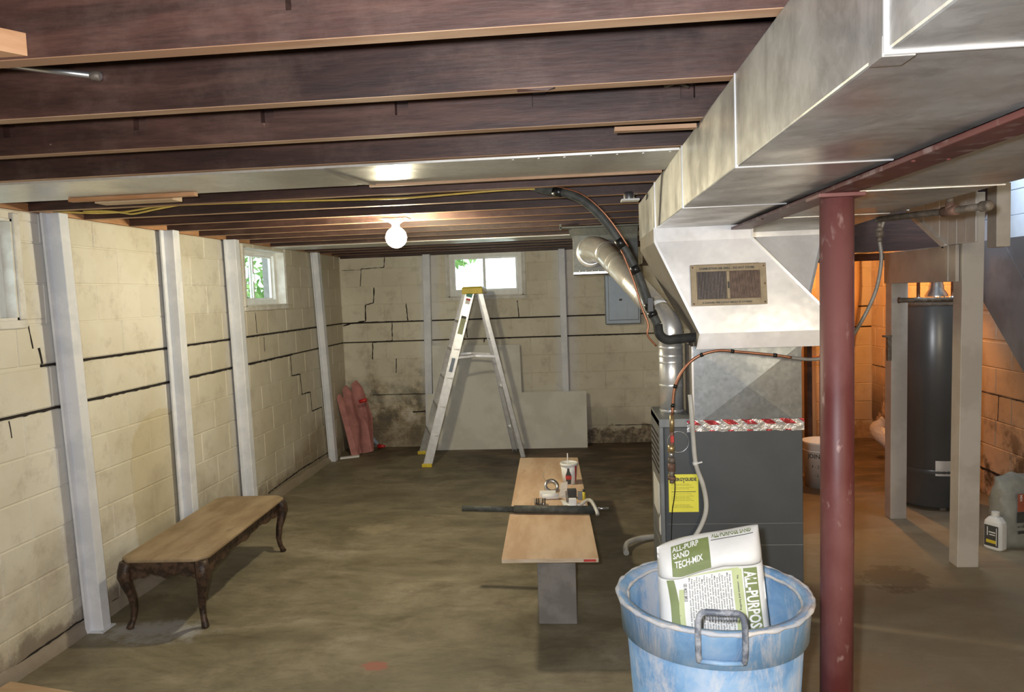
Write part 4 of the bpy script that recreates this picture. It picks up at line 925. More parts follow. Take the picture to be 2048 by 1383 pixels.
# things on the bench
t = thing('foam_pipe_cover', (-.2, 4.16, ZP), 'black foam pipe insulation tube lying across the plywood plank', 'pipe cover')
mb = MB(); mb.tube([(-.385, 4.165, ZP+.024), (.075, 4.135, ZP+.024)], .0225, 18); mb.build('tube', 'dust_foam', t)
mb = MB(); mb.tube([(-.69, 4.20, ZP+.022), (-.375, 4.168, ZP+.022)], .0175, 16); mb.build('inner_tube', 'dust_foam', t)
mb = MB(); mb.tube([(.07, 4.15, ZP+.028), (.155, 4.145, ZP+.028)], .0075, 12); mb.build('chrome_end', 'steel', t)
mb = MB(); mb.tube(spline([(.00, 4.26, ZP+.020), (.035, 4.24, ZP+.05), (.06, 4.17, ZP+.062), (.085, 4.10, ZP+.03), (.09, 4.08, ZP+.012)], 5), .0105, 12)
tag(mb.build('hose_piece', 'pvc'), 'short grey hose piece bent over the black foam tube', 'hose')
# cup
c0 = Vector((-.072, 4.82, ZP))
t = thing('paper_cup', c0, 'white paper drink cup with lid straw and dark bottle print on the plank', 'cup')
mb = MB(); mb.lathe([(0, .003), (.040, .003), (.041, 0), (.0425, .0), (.056, .128), (.054, .128), (.042, .006)], c0, 32); mb.build('cup_body', 'bag', t)
mb = MB(); mb.lathe([(.056, .124), (.061, .126), (.061, .134), (.056, .140), (.050, .140), (.049, .134), (0, .134)], c0, 32); mb.build('lid', 'white', t)
mb = MB(); mb.tube([c0+Vector((-.006, 0, .05)), c0+Vector((-.008, 0, .20))], .0035, 8); mb.build('straw', 'white', t)
def cupmap(x, z, d=.0008):
    r = .0425+(.056-.0425)*z/.128+d; a = -pi/2-.02+x/r; return c0+Vector((cos(a)*r, sin(a)*r, z))
def cupshape(prof, mat, name, x0=0, d=.0008):
    mb = MB()
    for (z0, w0), (z1, w1) in zip(prof[:-1], prof[1:]):
        for k in range(6):
            u0, u1 = -1+k/3, -1+(k+1)/3
            mb.add([cupmap(x0+u0*w0, z0, d), cupmap(x0+u1*w0, z0, d), cupmap(x0+u1*w1, z1, d), cupmap(x0+u0*w1, z1, d)], [(0, 1, 2, 3)])
    mb.build(name, mat, t)
cupshape([(.004, .014), (.02, .016), (.035, .0185), (.05, .0205), (.065, .019), (.08, .013), (.095, .008), (.112, .0072)], 'ink', 'bottle_print', -.004)
cupshape([(.036, .0185), (.05, .0205), (.062, .019)], 'ink_red', 'bottle_label_print', -.004, .0013)
cupshape([(.010, .006), (.124, .010)], 'ink_red', 'red_stripe_print', .052)
t = thing('wire_spool', (-.185, 4.63, ZP), 'shiny round metal strap roll with a bent wire sticking up', 'roll')
mb = MB(); mb.lathe([(.030, -.014), (.047, -.014), (.048, 0), (.047, .014), (.030, .014), (.030, -.014)], (-.185, 4.63, ZP+.030), 30, None, (.25, -.8, .75)); mb.build('roll', 'steel', t)
mb = MB(); mb.tube(spline([(-.225, 4.63, ZP+.02), (-.222, 4.63, ZP+.06), (-.235, 4.63, ZP+.10), (-.226, 4.63, ZP+.13)], 5), .002, 6); mb.build('wire_end', 'steel', t)
def smallbox(name, cx_, cy_, lx, ly, lz, a, mat, label, cat, z=ZP):
    mb = MB(); R = Matrix.Rotation(a, 3, 'Z'); P = [Vector((cx_, cy_, z))+R@Vector((sx*lx/2, sy*ly/2, 0)) for sx, sy in ((-1, -1), (1, -1), (1, 1), (-1, 1))]
    mb.hexa(P+[p+Vector((0, 0, lz)) for p in P]); return tag(bevel(mb.build(name, mat), .002), label, cat)
smallbox('small_box', -.205, 4.52, .10, .06, .028, .05, 'bag', 'small cream cardboard box in front of the strap roll', 'box')
mb = MB(); mb.tube([(-.235, 4.44, ZP+.018), (-.135, 4.45, ZP+.018)], .0175, 18); tag(mb.build('white_roll', 'bag'), 'white paper roll lying in front of the cream box', 'roll')
t = thing('clip_pile', (-.25, 4.33, ZP), 'black and chrome clamp with loops beside the foam tube', 'clamp')
for k in range(6):
    x = -.275+.012*k; mb = MB(); mb.tube([(x, 4.33+.018*cos(a), ZP+.020+.018*sin(a)) for a in [2*pi*j/12 for j in range(13)]], .0035, 6, None, False); mb.build('loop', 'black_foam' if k % 3 else 'steel', t)
mb = MB(); mb.tube([(-.28, 4.35, ZP+.005), (-.20, 4.32, ZP+.005)], .0045, 8); mb.build('rod', 'steel', t)
t = thing('putty_knife', (-.15, 4.29, ZP), 'putty knife with tan handle behind the foam tube', 'tool')
mb = MB(); mb.box(-.185, -.135, 4.27, 4.295, ZP, ZP+.014); bevel(mb.build('handle', 'pale_wood', t), .004)
mb = MB(); mb.prism([(-.135, 4.272, ZP+.004), (-.075, 4.262, ZP+.003), (-.075, 4.305, ZP+.003), (-.135, 4.292, ZP+.004)], (0, 0, .0015)); mb.build('blade', 'steel', t)
mb = MB(); mb.prism([(-.105, 4.30, ZP+.004), (-.04, 4.26, ZP+.002), (-.035, 4.37, ZP+.002), (-.12, 4.38, ZP+.012)], (0, 0, .001)); tag(mb.build('paper_slip', 'bag'), 'folded white paper slip lying flat beside the knife', 'paper')
smallbox('white_carton', -.050, 4.31, .045, .03, .042, .0, 'bag', 'little white carton standing just behind the foam tube', 'box')
t = thing('utility_knife', (-.085, 4.33, ZP), 'grey utility knife standing tilted against the black box', 'knife')
mb = MB(); mb.bar((-.080, 4.335, ZP+.012), (-.085, 4.36, ZP+.075), .016, .010, None, (0, 1, 0)); bevel(mb.build('handle', 'iron', t), .003)
mb = MB(); mb.prism([(-.088, 4.333, ZP+.016), (-.072, 4.333, ZP+.010), (-.062, 4.33, ZP+.001)], (0, .001, 0)); mb.build('blade', 'steel', t)
smallbox('black_box', -.055, 4.47, .055, .04, .055, .1, 'ink', 'black printed box standing in front of the paper cup', 'box')
smallbox('grey_block', -.004, 4.44, .03, .04, .045, 0, 'cabinet2', 'small grey block beside the yellow marker', 'box')
t = thing('marker', (.018, 4.38, ZP), 'yellow marker pen standing upright near the plank edge', 'pen')
mb = MB(); mb.tube([(.018, 4.38, ZP), (.018, 4.38, ZP+.062)], .009, 12); mb.build('barrel', 'yellow', t)
mb = MB(); mb.tube([(.018, 4.38, ZP+.062), (.018, 4.38, ZP+.078)], .0075, 12); mb.build('cap', 'ink', t)
smallbox('white_tube', .001, 4.31, .05, .018, .012, 0, 'white', 'flat white plastic tray at the plank edge', 'tray')
mb = MB(); mb.prism([(-.135, 4.50, ZP+.001), (-.09, 4.44, ZP+.001), (-.085, 4.62, ZP+.06), (-.125, 4.63, ZP+.05)], (.004, 0, .003)); tag(mb.build('plastic_bag', 'film'), 'crumpled clear plastic packet between roll and cup', 'packet')

# ------------------------------------------------------------------ stepladder
t = thing('stepladder', (-1.05, 7.45, 0), 'tall aluminium stepladder with yellow top before the back window', 'ladder')
def rail(a, b, w, d, name='rail'):
    a = Vector(a); b = Vector(b); mb = MB(); mb.bar(a, b, .020, w, None, (1, 0, 0))
    tdir = (b-a).normalized(); x = tdir.cross(Vector((0, 1, 0))).normalized()
    for s in (-1, 1): mb.bar(a+x*s*w/2*.94+Vector((0, d*.5, 0)), b+x*s*w/2*.94+Vector((0, d*.5, 0)), d, .004, None, (1, 0, 0))
    return mb.build(name, 'alum', t)
zt = 1.70
FN0, FN1 = Vector((-1.50, 7.12, .02)), Vector((-1.035, 7.30, zt)); FF0, FF1 = Vector((-1.67, 7.72, .02)), Vector((-1.115, 7.58, zt))
RN0, RN1 = Vector((-.565, 7.36, .01)), Vector((-.935, 7.32, zt)); RF0, RF1 = Vector((-.685, 7.74, .01)), Vector((-.975, 7.56, zt))
def railb(p0, p1, w, sgn):
    mb = MB(); tdir = (p1-p0).normalized(); x = Vector((0, 1, 0)).cross(tdir).normalized()
    def b(o0, o1, q0, q1): # o along x (width), q along y
        mb.hexa([p0+x*o0+Vector((0, q0, 0)), p0+x*o1+Vector((0, q0, 0)), p0+x*o1+Vector((0, q1, 0)), p0+x*o0+Vector((0, q1, 0)), p1+x*o0+Vector((0, q0, 0)), p1+x*o1+Vector((0, q0, 0)), p1+x*o1+Vector((0, q1, 0)), p1+x*o0+Vector((0, q1, 0))])
    b(-w/2, w/2, 0, .003*sgn); b(-w/2, -w/2+.003, 0, .028*sgn); b(w/2-.003, w/2, 0, .028*sgn)
    for k in range(1, 4): b(-w/2+w*k/4-.002, -w/2+w*k/4+.002, -.002*sgn, 0)
    return mb.build('rail', 'alum', t)
railb(FN0, FN1, .088, 1); railb(FF0, FF1, .075, -1); railb(RN0, RN1, .045, 1); railb(RF0, RF1, .045, -1)
for k in range(5):
    u = (k+1)/6; a = FN0.lerp(FN1, u); b = FF0.lerp(FF1, u); mb = MB()
    mb.hexa([a+Vector((-.04, 0, -.012)), a+Vector((.04, 0, -.012)), b+Vector((.04, 0, -.012)), b+Vector((-.04, 0, -.012)), a+Vector((-.04, 0, .012)), a+Vector((.04, 0, .012)), b+Vector((.04, 0, .012)), b+Vector((-.04, 0, .012))])
    bevel(mb.build('step', 'alum', t), .003)
for u in (.16, .42, .72):
    mb = MB(); mb.bar(RN0.lerp(RN1, u)+Vector((0, .01, 0)), RF0.lerp(RF1, u), .022, .012); mb.build('rear_brace', 'alum', t)
for (p, q) in ((FN0.lerp(FN1, .62), RN0.lerp(RN1, .62)), (FF0.lerp(FF1, .62), RF0.lerp(RF1, .62))):
    mb = MB(); m_ = (p+q)/2+Vector((0, .01, .015)); mb.bar(p, m_, .004, .022); mb.bar(m_, q, .004, .022); mb.build('spreader', 'alum', t)
mb = MB(); loft(mb, [[(-1.11-d, 7.26-d, z), (-.905+d, 7.26-d, z), (-.905+d, 7.60+d, z), (-1.11-d, 7.60+d, z)] for z, d in ((1.69, 0), (1.745, 0), (1.76, -.012))]); bevel(mb.build('top_cap', 'yellow', t), .006)
for p in (FN0, FF0):
    mb = MB(); mb.box(p.x-.055, p.x+.045, p.y-.02, p.y+.03, 0, .035); bevel(mb.build('foot', 'yellow', t), .005)
for p in (RN0, RF0):
    mb = MB(); mb.box(p.x-.02, p.x+.035, p.y-.012, p.y+.02, 0, .03); bevel(mb.build('foot', 'ink', t), .004)
def onrail(u0, u1, w, mat, nm_):
    mb = MB(); a = FN0.lerp(FN1, u0); b = FN0.lerp(FN1, u1); tdir = (b-a).normalized(); x = Vector((0, 1, 0)).cross(tdir).normalized(); n_ = Vector((0, -.005, 0))
    mb.hexa([a-x*w/2+n_, a+x*w/2+n_, a+x*w/2+n_*.5, a-x*w/2+n_*.5, b-x*w/2+n_, b+x*w/2+n_, b+x*w/2+n_*.5, b-x*w/2+n_*.5]); return mb.build(nm_, mat, t)
M['stk_g'] = plain('green_sticker', (0.42, 0.45, 0.25), 0.5); M['stk_d'] = plain('teal_sticker', (0.05, 0.28, 0.22), 0.5); M['stk_b'] = plain('blue_sticker', (0.25, 0.30, 0.38), 0.5)
onrail(.76, .85, .05, 'stk_g', 'sticker'); onrail(.85, .865, .05, 'ink', 'sticker'); onrail(.935, .955, .045, 'ink_white', 'sticker'); onrail(.955, .967, .045, 'ink_red', 'sticker'); onrail(.975, 1.0, .06, 'stk_d', 'sticker'); onrail(.54, .62, .035, 'stk_b', 'sticker')

# drywall sheets
t = MB(); t.hexa([(-1.585, 7.93, 0), (-.60, 7.93, 0), (-.60, 7.942, 0), (-1.585, 7.942, 0), (-1.585, 8.03, 1.14), (-.615, 8.03, 1.12), (-.615, 8.042, 1.12), (-1.585, 8.042, 1.14)])
tag(t.build('drywall_sheet', 'drywall'), 'taller pale drywall sheet leaning on back wall behind the stepladder', 'drywall')
t = MB(); t.hexa([(-1.66, 7.90, 0), (.088, 7.90, 0), (.088, 7.912, 0), (-1.66, 7.912, 0), (-1.66, 7.99, .61), (.092, 7.99, .60), (.092, 8.002, .60), (-1.66, 8.002, .61)])
tag(t.build('drywall_sheet', 'drywall'), 'long low drywall sheet on the floor against the back wall', 'drywall')
# pink foam strips in the corner
lab = ['pink foam strip closest to the white corner post', 'wide pink foam strip in the middle of the corner stack', 'ragged pink foam strip at the right of the corner stack']
for k, (xb, yb, xt, yt, w_, h) in enumerate([(-2.40, 7.66, -2.565, 7.76, .07, .66), (-2.39, 7.72, -2.52, 7.86, .09, .74), (-2.30, 7.80, -2.44, 7.96, .11, .78)]):
    mb = MB(); c = [(xb-w_/2, yb, 0.0), (xb+w_/2, yb, 0.02 if k else 0), (xb+w_*.25+.03, yb+.01, h*.5), (xt+w_/2, yt, h*.9), (xt-.01, yt, h), (xt-w_/2, yt, h*.95), ((xb+xt)/2-w_/2, (yb+yt)/2, h*.5)]
    mb.prism(c, (0.008, .03, 0.004)); tag(mb.build('foam_strip', 'pink'), lab[k], 'foam board', 'pink foam strips in the corner')
mb = MB(); mb.prism([(-2.52, 7.53, 0), (-2.34, 7.62, 0), (-2.35, 7.67, 0), (-2.53, 7.58, 0)], (0, 0, .018)); tag(mb.build('white_offcut', 'white'), 'small white board offcut on the floor by the corner post', 'board')
t = thing('caulk_tube', (-2.24, 7.93, 0), 'grey caulk tube with red nozzle cap lying by corner boards', 'tube')
mb = MB(); mb.tube([(-2.40, 8.02, .22), (-2.23, 7.97, .07)], .022, 14); mb.build('barrel', 'stk_b', t)
mb = MB(); mb.tube([(-2.23, 7.97, .07), (-2.19, 7.955, .035)], [.012, .006], 10); mb.build('nozzle', 'white', t)
mb = MB(); mb.tube([(-2.215, 7.955, .045), (-2.14, 7.93, .05)], [.03, .012], 10); mb.build('cap', 'red_pl', t)
mb = MB(); mb.tube([(-2.34, 7.735, .58), (-2.26, 7.73, .60)], .02, 10); tag(mb.build('red_wrapper', 'red_pl'), 'bit of red wrapper caught on the pink foam strips', 'wrapper')

# ------------------------------------------------------------------ blue bin and sand bag
BC = Vector((.392, 2.25, 0)); RB = .287; ZR = .755
t = thing('trash_bin', BC, 'large blue plastic bin streaked with white plaster in the foreground', 'bin')
mb = MB(); mb.lathe([(0, .02), (.205, .02), (.215, .0), (.222, .02), (.262, ZR-.115), (.258, ZR-.115)], BC, 64); mb.build('body', 'bin', t)
mb = MB(); mb.lathe([(.262, ZR-.118), (.276, ZR-.112), (.283, ZR-.02), (.288, ZR-.004), (.283, ZR), (.262, ZR-.004), (.258, ZR-.014), (.262, ZR-.03), (.255, ZR-.04), (.243, ZR-.25), (.215, .08), (0, .06)], BC, 64); mb.build('rim', 'bin', t)
mb = MB()
for rr, zz, th in ((.2865, ZR-.006, .006), (.258, ZR-.018, .005)):
    pts = []
    for k in range(97):
        a = 2*pi*k/96; pts.append(BC+Vector((cos(a)*rr, sin(a)*rr, zz+.0015*sin(9*a)+.001*sin(23*a))))
    mb.tube(pts, [th*(.8+.75*abs(sin(k*.7)+.5*sin(k*1.9))/1.5) for k in range(97)], 8, None, False)
mb.build('plaster_crust', 'bin_crust', t)
def arcpt(px_a, r, z): return BC+Vector((cos(px_a)*r, sin(px_a)*r, z))
for sgn in (1, -1):
    mb = MB(); a0 = -pi/2-.10 if sgn > 0 else pi/2-.1; da = .205
    base = ZR-.085; topz = ZR+.055 if sgn > 0 else ZR+.02
    P = [arcpt(a0-da, .287, base), arcpt(a0-da, .298, base+.03), arcpt(a0-da*.98, .302, topz-.03), arcpt(a0-da*.82, .300, topz), arcpt(a0-da*.4, .302, topz+.006), arcpt(a0, .303, topz+.006), arcpt(a0+da*.4, .302, topz+.006), arcpt(a0+da*.82, .300, topz), arcpt(a0+da*.98, .302, topz-.03), arcpt(a0+da, .298, base+.03), arcpt(a0+da, .287, base)]
    mb.tube(spline(P, 5), .0085, 12); h = mb.build('handle', 'bin_handle', t)
    for k in range(11):
        a = a0-da*.6+da*1.2*k/10; mb = MB(); mb.tube([arcpt(a, .313, topz-.002), arcpt(a, .309, topz-.012)], .0028, 6); mb.build('grip_ridge', 'bin_handle', h)
    mb = MB(); mb.tube([arcpt(a0-da, .288, base), arcpt(a0, .290, base), arcpt(a0+da, .288, base)], .007, 8); mb.build('handle_bar', 'bin', h)

# sand bag: profile along s (bottom front, up the face, over the folded lip, over the top, down the back)
prof = [(.045, -.22), (.052, -.10), (.050, .0), (.040, .08), (.030, .15), (.030, .192), (.042, .206), (.064, .208), (.076, .220), (.073, .242), (.052, .268), (.025, .288), (-.005, .296), (-.035, .285), (-.052, .25), (-.060, .15), (-.062, 0), (-.05, -.22)]
cum = [0]
for a, b in zip(prof[:-1], prof[1:]): cum.append(cum[-1]+sqrt((a[0]-b[0])**2+(a[1]-b[1])**2))
BW = .325
Bo = Vector((.395, 2.245, .640)); tl = radians(-3)   # lean in the image plane
rnd = random.Random(3)
WR = [(rnd.uniform(6, 26), rnd.uniform(6, 26), rnd.uniform(0, 6), rnd.uniform(.0008, .0030)) for _ in range(14)]
def bagp(u, s, d=0.0):
    """u: metres across from the left edge, s: metres along the profile"""
    s = max(0, min(cum[-1]-1e-6, s))
    for i in range(len(cum)-1):
        if cum[i] <= s <= cum[i+1]: break
    f = (s-cum[i])/(cum[i+1]-cum[i]); ff = f
    a = prof[i][0]*(1-ff)+prof[i+1][0]*ff; h = prof[i][1]*(1-ff)+prof[i+1][1]*ff
    j = min(max(i, 1), len(prof)-2); tx = prof[min(i+1, len(prof)-1)][0]-prof[i][0]; tz = prof[min(i+1, len(prof)-1)][1]-prof[i][1]; l = sqrt(tx*tx+tz*tz); nx, nz = tz/l, -tx/l
    e = 2*u/BW-1; k = (max(0, 1-abs(e)**7))**.5; k = .12+.88*k
    a = a*k; wv = sum(A*sin(fx*u+fz*s+ph) for fx, fz, ph, A in WR)
    droop = 0
    if h > .06: hh = (h-.06)/.24; droop = -.050*hh*(.5-.5*e)   # top sags to the left, peaks at the right
    droop += -.034*math.exp(-((h-.215)/.03)**2)*max(0, .25-e)*(1-max(0, -e-.55)*1.6)
    narrow = 1-.045*max(0, h)/.3
    xx = (u-BW/2)*narrow; dd = d+wv
    x = xx; y = -(a+nx*dd); z = h+droop+nz*dd
    back = .20*z  # leans back a little
    x2 = x*cos(tl)+z*sin(tl); z2 = -x*sin(tl)+z*cos(tl)
    ang = -.10
    X = x2*cos(ang)-(y+back)*sin(ang); Y = x2*sin(ang)+(y+back)*cos(ang)
    return Bo+Vector((X, Y, z2))
t = thing('sand_bag', (.385, 2.25, .45), 'half-full white and green all-purpose sand bag standing in the blue bin', 'bag')
mb = MB(); nu, ns = 40, 90; vs = [bagp(BW*i/nu, cum[-1]*j/ns) for j in range(ns+1) for i in range(nu+1)]
mb.add(vs, [(j*(nu+1)+i, j*(nu+1)+i+1, (j+1)*(nu+1)+i+1, (j+1)*(nu+1)+i) for j in range(ns) for i in range(nu)], None, True)
for e in (0, nu):   # close the sides
    for j in range(ns//2): mb.add([vs[j*(nu+1)+e], vs[(j+1)*(nu+1)+e], vs[(ns-j-1)*(nu+1)+e], vs[(ns-j)*(nu+1)+e]], [(0, 1, 2, 3)], None, True)
bag = mb.build('bag_body', 'bag', t)
sF = cum[2]      # s where height = 0
def sh(h):       # s on the front face for height h
    for i in range(6):
        if prof[i][1] <= h <= prof[i+1][1]: return cum[i]+(cum[i+1]-cum[i])*(h-prof[i][1])/(prof[i+1][1]-prof[i][1])
def patch(u0, u1, s0, s1, mat, name, d=.0010, fn=None, n=14, par=None):
    mb = MB(); vs = []
    for j in range(n+1):
        for i in range(n+1):
            U, V = i/n, j/n; uu, ss = u0+(u1-u0)*U, s0+(s1-s0)*V
            if fn: uu, ss = fn(U, V)
            vs.append(bagp(uu, ss, d))
    mb.add(vs, [(j*(n+1)+i, j*(n+1)+i+1, (j+1)*(n+1)+i+1, (j+1)*(n+1)+i) for j in range(n) for i in range(n)], None, True); return mb.build(name, mat, par or t)
s0, s1 = sh(-.15), sh(.185)
patch(.2625, .304, s0, s1+.0, 'bag_green', 'green_strip')
patch(.228, .258, s0, s1, 'bag_lime', 'lime_strip')
patch(.09, .25, s1-.004, s1+.006, 'bag_lime', 'lime_band')
patch(0, 0, 0, 0, 'bag_green', 'green_curve', fn=lambda U, V: (.024+.03*V*0+U*(.035-.012*V)+.012*sin(V*3.0), s0+.05+(s1-s0-.06)*V))
patch(0, 0, 0, 0, 'bag_lime', 'lime_curve', fn=lambda U, V: (.085-.02*V+U*.016-.012*sin(V*3), s0+.05+(s1-s0-.10)*V), d=.0011)
def lim(x): return x
def vtext(txt, size, u, stop, mat, width, bold=0, d=.0018):
    # reads downwards: text x -> -s, text y -> +u
    vs_, fs_ = tmesh(txt, size, bold); x0 = min(v.x for v in vs_); x1 = max(v.x for v in vs_); k = width/(x1-x0)
    mb = MB(); mb.add([bagp(u+v.y, stop-(v.x-x0)*k, d) for v in vs_], fs_); mb.build('lettering', mat, t, False)
vtext('ALL-PURPOSE SAND', .049, .2655, s1-.010, 'ink_white', .255, .0014, .0024)
vtext('USES / MODE D EMPLOI', .014, .078, s1-.03, 'ink', .06, .0004)
lorem = ['Mix with water until workable and apply', 'Keep dry. Wear gloves and mask when mixing', 'Clean tools with water at once after use', 'Store in a dry place away from frost', 'For best results sieve before mixing mortar']
for k in range(17):
    u = .094+.0078*k
    vtext(lorem[k % 5], .0068, u, s1-.010-.006*(k % 3), 'ink', .19-.012*(k % 4), .0001, .0015)
vtext('Net contents and handling', .008, .242, s1-.02, 'ink', .10, .0002)
# folded top panel
sa, sb = cum[8]+.004, cum[11]+.006
def topmap(U, V): return (.045+.125*U+.035*(1-V)*0+.018*V*0, sa+(sb-sa)*V)
patch(.045, .165, sa, sb, 'bag_green', 'green_panel')
def htext(txt, size, u, s, mat, width, bold=0, skew=0):
    vs_, fs_ = tmesh(txt, size, bold); x0 = min(v.x for v in vs_); x1 = max(v.x for v in vs_); k = width/(x1-x0)
    mb = MB(); mb.add([bagp(u+(v.x-x0)*k, s+v.y+skew*(v.x-x0)*k, .0022) for v in vs_], fs_); mb.build('lettering', mat, t, False)
htext('ALL-PURP', .024, .048, sb-.026, 'ink_white', .085, .0006, .06)
htext('SAND', .026, .050, sb-.050, 'ink_white', .052, .0007, .06)
htext('TECH-MIX', .022, .054, sb-.073, 'ink_white', .088, .0006, .08)
htext('ALL-PURPOSE SAND', .024, .175, cum[11]-.002, 'bag_green', .125, .0004)
patch(.172, .305, cum[11]-.010, cum[11]-.0075, 'ink', 'ink_rule', d=.0014)

# ------------------------------------------------------------------ right side: posts, header, stairs
def post(x0, x1, y0, y1, z1, label, dx=.05, dy=.1):
    mb = MB(); mb.hexa([(x0, y0, 0), (x1, y0, 0), (x1, y1, 0), (x0, y1, 0), (x0+dx, y0+dy, z1), (x1+dx, y0+dy, z1), (x1+dx, y1+dy, z1), (x0+dx, y1+dy, z1)])
    return tag(bevel(mb.build('stair_post', 'beige_post'), .004), label, 'post', 'beige posts under the stair')
post(2.165, 2.283, 4.40, 4.50, 2.15, 'beige painted wood post right of water heater nearest the camera', .02, .0)
post(2.165, 2.275, 5.32, 5.42, 1.86, 'beige painted wood post left of the water heater', .01, .0)
t = thing('header_board', (2.2, 4.9, 1.66), 'grey-beige painted header board joining the two beige posts', 'board')
mb = MB(); mb.box(2.155, 2.175, 4.42, 5.40, 1.655, 1.865); bevel(mb.build('board', 'greige', t), .003)
mb = MB(); mb.box(2.18, 2.28, 4.50, 5.32, 1.655, 1.70); bevel(mb.build('inner_board', 'greige', t), .003)
mb = MB(); mb.box(2.148, 2.156, 4.50, 4.53, 1.66, 1.865); mb.build('edge_trim', 'greige', t)
mb = MB(); mb.box(2.148, 2.217, 4.0, 4.09, 1.827, 2.15); tag(bevel(mb.build('short_post', 'beige_post'), .004), 'short beige board hanging from ceiling at upper right', 'post')
# vertical boards above the header
t = thing('board_partition', (2.17, 4.6, 1.86), 'beige vertical boards with slanted edge above the header', 'panelling')
y = 4.24; k = 0
while y < 5.04:
    yb = min(y+.10, 5.04)
    zl = lambda q: 1.868+max(0, (q-4.60))*.52
    mb = MB(); o = .0015*(k % 2); a, b = y+.001, yb-.001
    mb.hexa([(2.168+o, a, zl(a)), (2.18, a, zl(a)), (2.18, b, zl(b)), (2.168+o, b, zl(b)), (2.168+o, a, 2.15), (2.18, a, 2.15), (2.18, b, 2.15), (2.168+o, b, 2.15)])
    bevel(mb.build('plank', 'board_paint', t), .003); y += .10; k += 1
mb = MB(); mb.bar((2.165, 4.56, 1.862), (2.165, 5.06, 2.115), .02, .03); mb.build('sloping_trim', 'board_paint', t)
# stair: grey side board + treads behind it
t = thing('staircase', (2.9, 4.6, 0), 'dark grey painted stair side rising behind the right post', 'stairs')
sl = .91
def zs(y): return 1.457+sl*(y-5.15)
mb = MB(); mb.prism([(2.72, 3.60, .02), (2.72, 3.60, .35), (2.72, 5.0, 1.905), (2.72, 5.62, 1.905), (2.72, 5.62, zs(5.62))], (.03, 0, 0)); mb.build('stringer', 'stair_grey', t)
mb = MB(); mb.prism([(2.722, 5.0, 1.905), (2.722, 5.62, 1.905), (2.722, 5.62, 1.915), (2.722, 4.2, 1.915), (2.722, 3.6, 1.915), (2.722, 3.6, .35)], (.02, 0, 0)); mb.build('side_panel', 'stair_grey', t)
for k in range(8):
    y = 3.70+.205*k; z = .40+.187*k; mb = MB(); mb.box(2.75, 3.11, y, y+.25, z-.03, z); mb.build('tread', 'stair_grey', t)
# pale blue boards in the stairwell, lit from above
t = thing('stairwell_boards', (3.09, 5, 1.93), 'pale blue-white boards lining the stairwell at top right', 'panelling')
for k in range(7):
    z = 1.925+.175*k; mb = MB(); mb.box(3.07+.003*(k % 2), 3.105, 2.9, 5.9, z, z+.172); bevel(mb.build('board', 'blue_white', t), .004)
mb = MB(); mb.box(2.18, 3.3, 2.98, 3.0, 2.39, 3.3); mb.box(2.18, 3.3, 5.55, 5.57, 2.39, 3.3); mb.box(2.16, 2.18, 3.0, 5.55, 2.39, 3.3); mb.box(2.16, 3.3, 2.98, 5.57, 3.28, 3.3); mb.box(3.11, 3.3, 2.98, 5.57, 2.14, 3.3)
tag(mb.build('wall_stairwell', 'trim_w'), kind='structure')
# landing framing in the dark
t = thing('landing_frame', (2.3, 5.8, 1.88), 'dark old wood framing under the stair landing above the water heater', 'framing')
for (x0, x1, y0, y1, z0, z1) in ((1.75, 2.72, 5.60, 5.64, 1.885, 2.15), (2.30, 2.34, 5.64, 6.6, 1.90, 2.15), (1.75, 1.79, 5.64, 6.6, 1.93, 2.15), (2.72, 2.76, 5.6, 6.6, 1.90, 2.15)):
    mb = MB(); mb.box(x0, x1, y0, y1, z0, z1); mb.build('beam', 'joist', t)
mb = MB(); mb.box(1.60, 2.80, 6.50, 6.54, 1.845, 1.905); mb.build('header', 'joist', t)
mb = MB(); mb.box(1.955, 1.995, 6.48, 6.57, 0, 1.845); tag(mb.build('stud', 'joist'), 'dark upright stud in the orange-lit space behind the furnace', 'stud')
mb = MB(); mb.box(2.02, 2.16, 6.9, 6.92, 0, 1.95); tag(mb.build('leaning_board', 'orange_board'), 'bare wide board lit orange behind the red pole', 'board')
# orange-lit utility lamp, hidden behind the pole
t = thing('utility_bulb', (2.28, 6.78, 2.0), 'warm glowing bulb in the utility corner behind the red pole', 'lamp')
mb = MB(); mb.lathe([(0, -.14), (.02, -.135), (.03, -.115), (.03, -.10), (.015, -.06), (.013, -.045)], (2.28, 6.78, 2.157), 18); mb.build('bulb', 'bulb_warm', t)
mb = MB(); mb.lathe([(.045, 0), (.045, -.015), (.02, -.03), (.018, -.05), (0, -.05)], (2.28, 6.78, 2.157), 18); mb.build('lamp_holder', 'porcelain', t)
# ribbed flexible duct at the back
mb = MB(); pr = [(2.90, 8.0, 2.15), (2.89, 8.0, 1.98), (2.88, 8.0, 1.5), (2.80, 8.0, 1.0)]; P = spline(pr, 20)
mb.tube(P, [.055+.006*(k % 2) for k in range(len(P))], 16); tag(mb.build('ribbed_hose', 'orange_board'), 'ribbed flexible hose hanging down the back wall corner', 'hose')
# copper pipe seen between furnace and pole
t = thing('drain_pipe', (2.17, 6.75, 0), 'reddish upright pipe with side branch between the furnace and the red pole', 'pipe')
mb = MB(); mb.tube([(1.47, 6.72, 1.0), (2.17, 6.75, 1.01)], .018, 12); mb.build('branch', 'copper', t)
mb = MB(); mb.tube([(2.17, 6.75, 0), (2.17, 6.75, 1.04)], .03, 12); mb.build('riser', 'copper', t)

